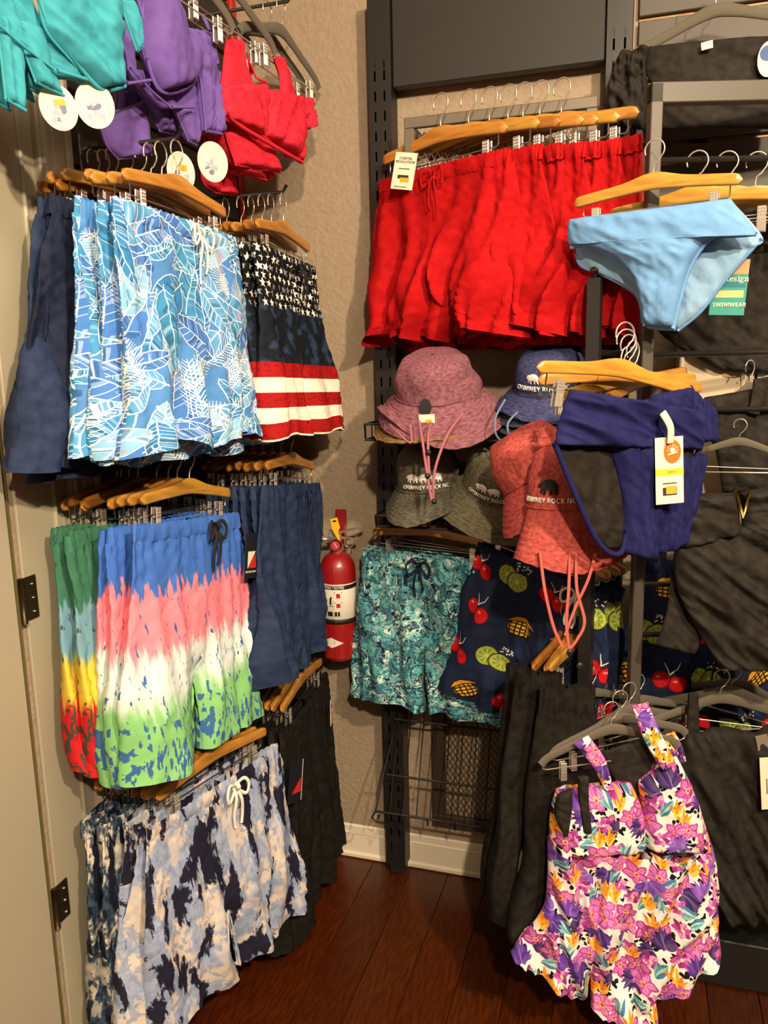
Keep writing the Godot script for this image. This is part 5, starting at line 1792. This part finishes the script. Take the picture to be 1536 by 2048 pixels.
func build_right() -> void:
	# light blue bottoms
	var o := Vector3(1.159, 1.937, 0.466)
	var th := deg_to_rad(-20)
	hang(wood_hanger[2], "honey wooden hanger holding the light blue bikini bottom", "hangers on the frame rack bar", o, th, 0.0, 0.94)
	var t := garment("bikini_bottom", "light blue bikini bottom clipped to a wooden hanger", "bikini bottom", "", o, th, [
		["front_panel", [[1144, 440], [1142, 488], [1180, 494], [1240, 520], [1278, 570], [1294, 652]], [[1464, 398], [1516, 470], [1468, 464], [1420, 482], [1382, 540], [1350, 657]], "sky_blue", {"bulge": 0.03, "amp": 0.003, "wave": 0.09, "ang": 1.3, "seed": 8, "z": 0.012, "nu": 40, "nv": 50, "noise": 0.003}],
		["back_panel", [[1150, 442], [1140, 500], [1150, 530], [1196, 548], [1262, 588], [1276, 645]], [[1460, 402], [1518, 472], [1492, 500], [1440, 560], [1392, 622], [1346, 660]], "sky_lining", {"bulge": 0.012, "amp": 0.003, "wave": 0.05, "ang": 0.5, "seed": 9, "z": -0.03, "noise": 0.004}]])
	trim_edge(t, [[1146, 496], [1180, 494], [1240, 520], [1278, 570], [1294, 652]], 0.0045, "sky_blue", 0.012)
	trim_edge(t, [[1516, 470], [1468, 464], [1420, 482], [1382, 540], [1364, 600], [1350, 657]], 0.0045, "sky_blue", 0.012)
	trim_edge(t, [[1140, 505], [1152, 530], [1196, 548], [1262, 588], [1276, 645]], 0.004, "sky_blue", -0.03)
	trim_edge(t, [[1516, 474], [1492, 500], [1440, 560], [1392, 622], [1346, 660]], 0.004, "sky_blue", -0.03)
	trim_edge(t, [[1294, 652], [1320, 656], [1350, 657]], 0.005, "sky_blue", 0.0, "gusset")
	var q := lp(o, th, 1446, 572)
	var tg := card(t, "swing_tag", 0.066, 0.108, Vector3(q.x, q.y, -0.045), Vector3(0, 0.1, -0.06), mat("tag_sea", rgb(62, 150, 142), 0.4), [["sand_print", 0.5, 0.62, 0.86, 0.13, mat("tag_sand", rgb(212, 190, 130), 0.5)], ["sunset_print", 0.5, 0.14, 1.0, 0.26, mat("tag_tan", rgb(188, 154, 112), 0.5)], ["wave_print", 0.5, 0.42, 0.9, 0.14, mat("tag_deep", rgb(44, 120, 134), 0.5)]])
	words(tg, "print", "SWIMWEAR", 0.0115, Vector3(0.004, -0.034, 0.0013), mats["paper"])
	words(tg, "print", "design", 0.014, Vector3(0.012, 0.016, 0.0013), mats["paper"], "Droid Serif")
	# hangers waiting behind on the same bar
	var r := Vector3(0.954, 0, -0.299)
	for k in 4:
		hang(wood_hanger[[2, 0, 2, 0][k]], "honey wooden hanger, %s behind the light blue bikini bottom" % ["first", "second", "third", "fourth"][k], "hangers on the frame rack bar", Vector3(1.245 + 0.06 * k, 1.92, 0.385 - 0.03 * k), deg_to_rad(-14 + 3 * k), 0.0)
	o = at(1460, 600, 1.86)
	th = deg_to_rad(8)
	garment("bikini_bottom", "large black bikini bottom behind the light blue one", "bikini bottom", "black bikini bottoms", o, th, [["front_panel", [[1480, 410], [1440, 500], [1380, 590], [1312, 650], [1375, 705], [1440, 742]], [[1600, 400], [1600, 470], [1600, 540], [1600, 610], [1590, 690], [1580, 752]], "black_swim", {"bulge": 0.03, "amp": 0.009, "wave": 0.045, "ang": 0.7, "seed": 4}], ["side_tie", [[1335, 655], [1350, 690], [1388, 712]], [[1365, 645], [1395, 680], [1400, 708]], "black_swim", {"bulge": 0.012, "nu": 10}]])
	# indigo bottoms on the top rod of the side rack
	o = at(1238, 790, 1.50)
	th = deg_to_rad(40)
	hang(wood_hanger[2], "honey wooden hanger holding the front indigo bikini bottom", "hangers of the indigo bottoms", at(1237, 752, 1.50), th, deg_to_rad(-9))
	t = garment("bikini_bottom", "front indigo high waisted bikini bottom with black mesh sides and white tag", "bikini bottom", "indigo bikini bottoms", o, th, [
		["yoke", [[1138, 778], [1122, 830], [1108, 890]], [[1384, 818], [1398, 850], [1404, 900]], "indigo", {"bulge": 0.03, "amp": 0.007, "wave": 0.06, "ang": 1.15, "seed": 5, "nu": 40}],
		["centre_panel", [[1212, 872], [1236, 960], [1246, 1040], [1240, 1105]], [[1352, 868], [1345, 950], [1318, 1050], [1318, 1126]], "indigo", {"bulge": 0.022, "amp": 0.006, "wave": 0.05, "ang": 0.2, "seed": 6}],
		["mesh_side", [[1112, 882], [1150, 985], [1185, 1062], [1215, 1098]], [[1222, 880], [1240, 960], [1250, 1040], [1243, 1098]], "black_mesh", {"bulge": 0.008, "amp": 0.003, "seed": 7, "z": -0.006}],
		["mesh_side", [[1345, 880], [1335, 960], [1305, 1060]], [[1400, 880], [1375, 950], [1325, 1075]], "black_mesh", {"bulge": 0.008, "amp": 0.003, "seed": 8, "z": -0.008}]])
	trim_edge(t, [[1106, 885], [1150, 992], [1186, 1070], [1214, 1103], [1240, 1104], [1250, 1060]], 0.0055, "indigo", 0.004)
	trim_edge(t, [[1404, 880], [1380, 950], [1340, 1030], [1300, 1100]], 0.0055, "indigo", 0.0)
	q = lp(o, th, 1306, 936)
	tg = card(t, "swing_tag", 0.054, 0.128, Vector3(q.x, q.y, 0.045), Vector3(0, -0.35, 0.06), mats["paper"], [["size_strip", 0.5, 0.52, 1.0, 0.1, mat("strip_yellow", rgb(236, 206, 40), 0.6)], ["barcode", 0.5, 0.81, 0.5, 0.12, mats["ink"]], ["price_sticker", 0.55, 0.79, 0.36, 0.12, mats["price"]], ["print", 0.5, 0.69, 0.5, 0.015, mats["ink"]]])
	var ov := part("sun_sticker", slab(ellipse(0.0165, 0.0225, 24), 0.0008), mat("sun_orange", rgb(244, 104, 24), 0.5), tg, Vector3(0.006, 0.036, 0.001))
	part("sun_mark", slab(ellipse(0.005, 0.005, 14), 0.0006), mats["paper"], ov, Vector3(0, 0.003, 0.0008))
	for k in 7:
		var a := PI * k / 6.0
		part("ray_mark", box_mesh(Vector3(0.004, 0.0013, 0.0006)), mats["paper"], ov, Vector3(cos(a) * 0.009, 0.003 + sin(a) * 0.009, 0.0008), Vector3(0, 0, a))
	part("bar_mark", box_mesh(Vector3(0.018, 0.003, 0.0006)), mats["paper"], ov, Vector3(0, -0.003, 0.0009), Vector3(0, 0, 0.25))
	words(tg, "print", "SIZE 1", 0.006, Vector3(0.004, -0.003, 0.0011), mats["ink"])
	ribbon_px(t, [[1288, 822], [1300, 850], [1304, 880]], [0.05, 0.055, 0.05], 0.008, "paper", "care_label")
	for k in 3:
		var dx := 18.0 + 14.0 * k
		garment("bikini_bottom", "indigo bikini bottom, %s behind the tagged one" % ["first", "second", "third"][k], "bikini bottom", "indigo bikini bottoms", o + Vector3(0.02, 0.0, -0.03) * (k + 1.0), th, [
			["yoke", [[1300, 790], [1290, 840], [1290, 900]], [[1366 + dx, 770 + k * 14], [1385 + dx, 830], [1392 + dx, 880]], "indigo", {"bulge": 0.02, "amp": 0.006, "wave": 0.05, "seed": 11 + k}],
			["centre_panel", [[1290, 900], [1295, 1000], [1302, 1110]], [[1370 + dx, 910], [1350 + dx, 1000], [1335 + dx * 0.8, 1100 - k * 8]], "indigo", {"bulge": 0.018, "amp": 0.006, "seed": 14 + k}]])
		hang(wood_hanger[[0, 2, 0][k]], "honey wooden hanger, %s behind the tagged indigo bottom" % ["first", "second", "third"][k], "hangers of the indigo bottoms", at(1245 + 14 * k, 760 + 8 * k, 1.60 + 0.04 * k), deg_to_rad(30 + 12 * k), deg_to_rad([-4, 4, 12][k]))
	# black top with a gold V
	o = at(1462, 1000, 1.66)
	th = deg_to_rad(17)
	hang(felt_hanger, "grey felt hanger of the black top with gold clasp", "felt hangers on the frame rack", at(1478, 896, 1.70), deg_to_rad(-12), 0.0, 0.62)
	t = garment("tankini", "black gathered swim top with a gold V clasp", "swim top", "", o, th, [
		["cup", [[1342, 988], [1334, 1050], [1350, 1098]], [[1466, 985], [1474, 1015], [1482, 1062]], "black_swim", {"bulge": 0.035, "amp": 0.005, "wave": 0.05, "ang": 1.3, "seed": 4}],
		["cup", [[1478, 985], [1484, 1015], [1482, 1062]], [[1600, 960], [1610, 1030], [1610, 1080]], "black_swim", {"bulge": 0.035, "amp": 0.005, "wave": 0.05, "ang": 1.8, "seed": 5}],
		["skirt", [[1350, 1062], [1350, 1150], [1372, 1220], [1440, 1335]], [[1610, 1040], [1612, 1160], [1612, 1260], [1610, 1350]], "black_swim", {"bulge": 0.03, "amp": 0.01, "wave": 0.06, "ang": 0.9, "seed": 6, "nu": 44}],
		["side_panel", [[1352, 1140], [1345, 1220], [1322, 1300]], [[1390, 1160], [1420, 1250], [1400, 1318]], "black_swim", {"bulge": 0.01, "amp": 0.005, "seed": 9, "z": -0.03}]])
	var gold := mat("gold", rgb(214, 190, 96), 0.25, 1.0)
	var v := []
	for p in [[1460, 978], [1474, 1030], [1488, 978]]:
		var w := lp(o, th, p[0], p[1])
		v.append(Vector3(w.x, w.y, 0.03))
	var st := begin()
	tube(st, PackedVector3Array([v[0], v[1]]), 0.003, 6)
	tube(st, PackedVector3Array([v[1], v[2]]), 0.003, 6)
	part("clasp", done(st), gold, t)
	part("support_wire", tube_mesh([Vector3(lp(o, th, 1392, 945).x, lp(o, th, 1392, 945).y, -0.01), Vector3(lp(o, th, 1600, 948).x, lp(o, th, 1600, 948).y, -0.01)], 0.0018), mats["chrome"], t)
	o = at(1480, 860, 1.80)
	garment("tankini", "black swim top with a wide strap behind the gold clasp one", "swim top", "", o, th, [["body", [[1408, 795], [1405, 850], [1430, 900], [1445, 985]], [[1600, 760], [1600, 830], [1600, 900], [1600, 990]], "black_swim", {"bulge": 0.02, "amp": 0.005, "seed": 3}], ["strap", [[1494, 758], [1490, 790], [1482, 825]], [[1526, 752], [1520, 790], [1506, 830]], "black_swim", {"bulge": 0.006, "amp": 0.001, "nu": 10, "z": 0.03}]])
	hang(felt_hanger, "grey felt hanger with clips above the wide strap top", "felt hangers on the frame rack", at(1500, 790, 1.84), deg_to_rad(50), 0.1, 0.8)
	# black swimwear at the top right
	o = at(1420, 160, 1.80)
	th = deg_to_rad(-6)
	hang(felt_hanger, "large grey felt hanger of the black cover up below the slat wall", "felt hangers on the frame rack", at(1432, 42, 1.80), th, 0.04, 1.0)
	t = garment("tankini", "black swim cover up with gathered sleeve below the slat wall", "swim top", "", o, th, [
		["body", [[1300, 92], [1290, 140], [1310, 190], [1318, 260]], [[1610, 66], [1615, 120], [1615, 190], [1610, 260]], "black_swim", {"bulge": 0.02, "amp": 0.004, "wave": 0.09, "ang": 1.2, "seed": 2}],
		["sleeve", [[1242, 105], [1222, 150], [1214, 200], [1222, 258]], [[1300, 92], [1292, 140], [1300, 190], [1290, 262]], "black_swim", {"bulge": 0.025, "amp": 0.008, "wave": 0.03, "noise": 0.008, "seed": 5}]])
	ribbon_px(t, [[1262, 256], [1250, 285], [1246, 312]], [0.02, 0.03, 0.03], 0.004, "black_swim", "side_tie")
	q = lp(o, th, 1415, 100)
	card(t, "care_label", 0.024, 0.016, Vector3(q.x, q.y, 0.03), Vector3(0, 0, 0.1), mats["paper"])
	q = lp(o, th, 1536, 130)
	part("swing_tag", slab(ellipse(0.022, 0.036, 24), 0.0014), mats["paper"], t, Vector3(q.x, q.y, 0.04))
	part("tag_print", slab(ellipse(0.018, 0.016, 18, Vector2(0, 0.012)), 0.0006), mat("tag_blue", rgb(52, 82, 140), 0.6), t, Vector3(q.x, q.y, 0.0412))
	o = at(1440, 270, 2.0)
	var cups := [[[[1318, 240], [1332, 275], [1390, 300]], [[1440, 222], [1446, 262], [1430, 302]]], [[[1428, 205], [1446, 250], [1500, 272]], [[1545, 196], [1600, 220], [1600, 265]]], [[[1345, 270], [1355, 300], [1385, 330]], [[1395, 260], [1400, 300], [1395, 332]]], [[[1390, 262], [1396, 300], [1400, 330]], [[1450, 262], [1462, 295], [1440, 330]]]]
	for k in 4:
		garment("bikini_bra", "black padded bikini top, %s inside the grey frame" % ["first", "second", "third", "fourth"][k], "bikini top", "black bikini tops behind the frame", o + Vector3(0, 0, -0.015 * k), deg_to_rad(10), [["cup", cups[k][0], cups[k][1], "black_swim", {"bulge": 0.03, "amp": 0.003, "seed": 40 + k, "nu": 18}]])
	# black swimwear at the bottom right
	o = at(1450, 1600, 1.86)
	th = deg_to_rad(12)
	t = garment("swim_dress", "long black swim dress with a tall white tag", "swim dress", "black swim dresses", o, th, [
		["body", [[1372, 1462], [1352, 1540], [1372, 1700], [1402, 1832]], [[1620, 1450], [1620, 1560], [1620, 1720], [1620, 1850]], "black_swim", {"bulge": 0.03, "amp": 0.011, "wave": 0.08, "ang": 0.5, "seed": 3, "nu": 44, "flare": 0.6}],
		["strap", [[1376, 1384], [1374, 1425], [1372, 1468]], [[1396, 1384], [1398, 1425], [1400, 1468]], "black_swim", {"bulge": 0.006, "nu": 10}]])
	q = lp(o, th, 1516, 1540)
	tg = card(t, "swing_tag", 0.031, 0.125, Vector3(q.x, q.y, 0.06), Vector3(0, 0, 0.1), mats["paper"], [["print", 0.42, 0.55, 0.06, 0.3, mats["ink"]], ["print", 0.62, 0.58, 0.06, 0.26, mats["ink"]]])
	q = lp(o, th, 1512, 1478)
	card(t, "clear_tag", 0.026, 0.07, Vector3(q.x, q.y, 0.05), Vector3(0, 0, 0.25), mat("tag_grey", rgb(120, 112, 100), 0.5))
	garment("swim_dress", "long black swim dress hanging behind the tagged one", "swim dress", "black swim dresses", o + Vector3(0, 0, -0.05), th, [["body", [[1352, 1480], [1340, 1600], [1360, 1720], [1392, 1812]], [[1600, 1470], [1600, 1560], [1600, 1700], [1600, 1825]], "black_swim", {"bulge": 0.03, "amp": 0.01, "seed": 8}]])
	for k in 3:
		hang(felt_hanger, "grey felt hanger, %s of those above the long black dresses" % ["first", "second", "third"][k], "felt hangers of the black swim dresses", at(1440 + 22 * k, 1412 - 14 * k, 1.86 + 0.05 * k), deg_to_rad(20 - 24 * k), 0.0, 0.9)
	# flowered swim dress
	o = at(1240, 1500, 1.72)
	th = deg_to_rad(16)
	t = garment("swim_dress", "flowered swim dress in purple, pink and orange with black bow", "swim dress", "", o, th, [
		["bodice_cup", [[1112, 1578], [1100, 1630], [1098, 1700]], [[1262, 1566], [1284, 1620], [1290, 1690]], "floral", {"bulge": 0.05, "amp": 0.004, "wave": 0.08, "seed": 3}],
		["bodice_cup", [[1276, 1566], [1282, 1620], [1288, 1690]], [[1352, 1510], [1394, 1600], [1405, 1690]], "floral", {"bulge": 0.05, "amp": 0.004, "wave": 0.08, "seed": 4}],
		["skirt_panel", [[1096, 1680], [1092, 1790], [1066, 1845], [1020, 1897]], [[1205, 1685], [1198, 1820], [1185, 1920], [1172, 1990]], "floral", {"bulge": 0.04, "amp": 0.012, "wave": 0.075, "ang": 0.2, "seed": 5, "flare": 0.5, "noise": 0.0012, "closed": false}],
		["skirt_panel", [[1185, 1685], [1182, 1820], [1180, 1920], [1180, 2006]], [[1305, 1690], [1298, 1820], [1300, 1920], [1312, 2030]], "floral", {"bulge": 0.045, "amp": 0.012, "wave": 0.07, "ang": -0.1, "seed": 6, "flare": 0.5, "noise": 0.0012, "closed": false}],
		["skirt_panel", [[1285, 1690], [1275, 1820], [1262, 1920], [1252, 2008]], [[1406, 1690], [1425, 1770], [1432, 1830], [1438, 1892]], "floral", {"bulge": 0.045, "amp": 0.012, "wave": 0.08, "ang": -0.3, "seed": 7, "flare": 0.4, "noise": 0.0012, "closed": false, "z": 0.008}],
		["strap", [[1258, 1404], [1282, 1470], [1318, 1532]], [[1290, 1396], [1318, 1462], [1350, 1524]], "floral", {"bulge": 0.007, "amp": 0.001, "nu": 12, "z": 0.02}],
		["strap", [[1142, 1478], [1178, 1520], [1206, 1572]], [[1172, 1462], [1206, 1510], [1222, 1570]], "floral", {"bulge": 0.007, "amp": 0.001, "nu": 12, "z": 0.02}],
		["bow", [[1108, 1570], [1102, 1610], [1122, 1652]], [[1138, 1560], [1138, 1600], [1128, 1652]], "black_swim", {"bulge": 0.016, "amp": 0.002, "nu": 12, "z": 0.035}],
		["bow", [[1146, 1530], [1148, 1580], [1156, 1640]], [[1168, 1532], [1168, 1580], [1174, 1640]], "black_swim", {"bulge": 0.012, "amp": 0.002, "nu": 12, "z": 0.045}],
		["lining", [[1205, 1510], [1230, 1560], [1275, 1600]], [[1330, 1480], [1310, 1540], [1278, 1600]], "black_swim", {"bulge": 0.006, "amp": 0.002, "nu": 12, "z": -0.02}]])
	for e in [[[1435, 1780], [1442, 1870], [1447, 1905]]]:
		part("hem_drape", patch(lps(o, th, [[1405, 1700], [1415, 1790], [1430, 1900]]), lps(o, th, [[1412, 1702], [1436, 1800], [1447, 1905]]), {"bulge": 0.012, "z": -0.03, "nu": 10}), mats["floral"], t)
	hang(felt_hanger, "front grey felt hanger of the flowered swim dress", "felt hangers of the flowered dress", at(1222, 1474, 1.73), deg_to_rad(28), 0.02, 0.82)
	for k in 3:
		hang(felt_hanger, "grey felt hanger, %s behind the flowered swim dress" % ["first", "second", "third"][k], "felt hangers of the flowered dress", at(1240 + 18 * k, 1452 - 18 * k, 1.79 + 0.05 * k), deg_to_rad(30 + 6 * k), 0.03, 0.85)
	for k in 2:
		garment("swim_dress", "flowered swim dress, %s behind the front one" % ["first", "second"][k], "swim dress", "flowered swim dresses behind", o + Vector3(0.02, 0, -0.05) * (k + 1.0), th, [["strap", [[1300 + 30 * k, 1470], [1330 + 20 * k, 1500], [1355, 1530]], [[1318 + 30 * k, 1462], [1345 + 20 * k, 1492], [1372, 1520]], "floral", {"bulge": 0.006, "nu": 10}], ["skirt_panel", [[1340, 1620], [1350, 1720], [1380, 1800]], [[1400, 1620], [1425 + 6 * k, 1720], [1436, 1806]], "floral", {"bulge": 0.02, "seed": 20 + k}]])
	# a row of empty hooks on the low rod
	for k in 5:
		hang(felt_hanger, "grey felt hanger, %s on the low rod" % ["first", "second", "third", "fourth", "fifth"][k], "felt hangers on the low rod", Vector3(1.06 + 0.012 * k, 0.79, 0.38 - 0.045 * k), deg_to_rad(50 + 6 * k), 0.0, 0.8)

func _ready() -> void:
	build_light()
	make_materials()
	build_room()
	build_fixtures()
	build_racks()
	make_hangers()
	build_stacks()
	dip_tags()
	build_hats()
	build_extinguisher()
	build_tops()
	build_right()
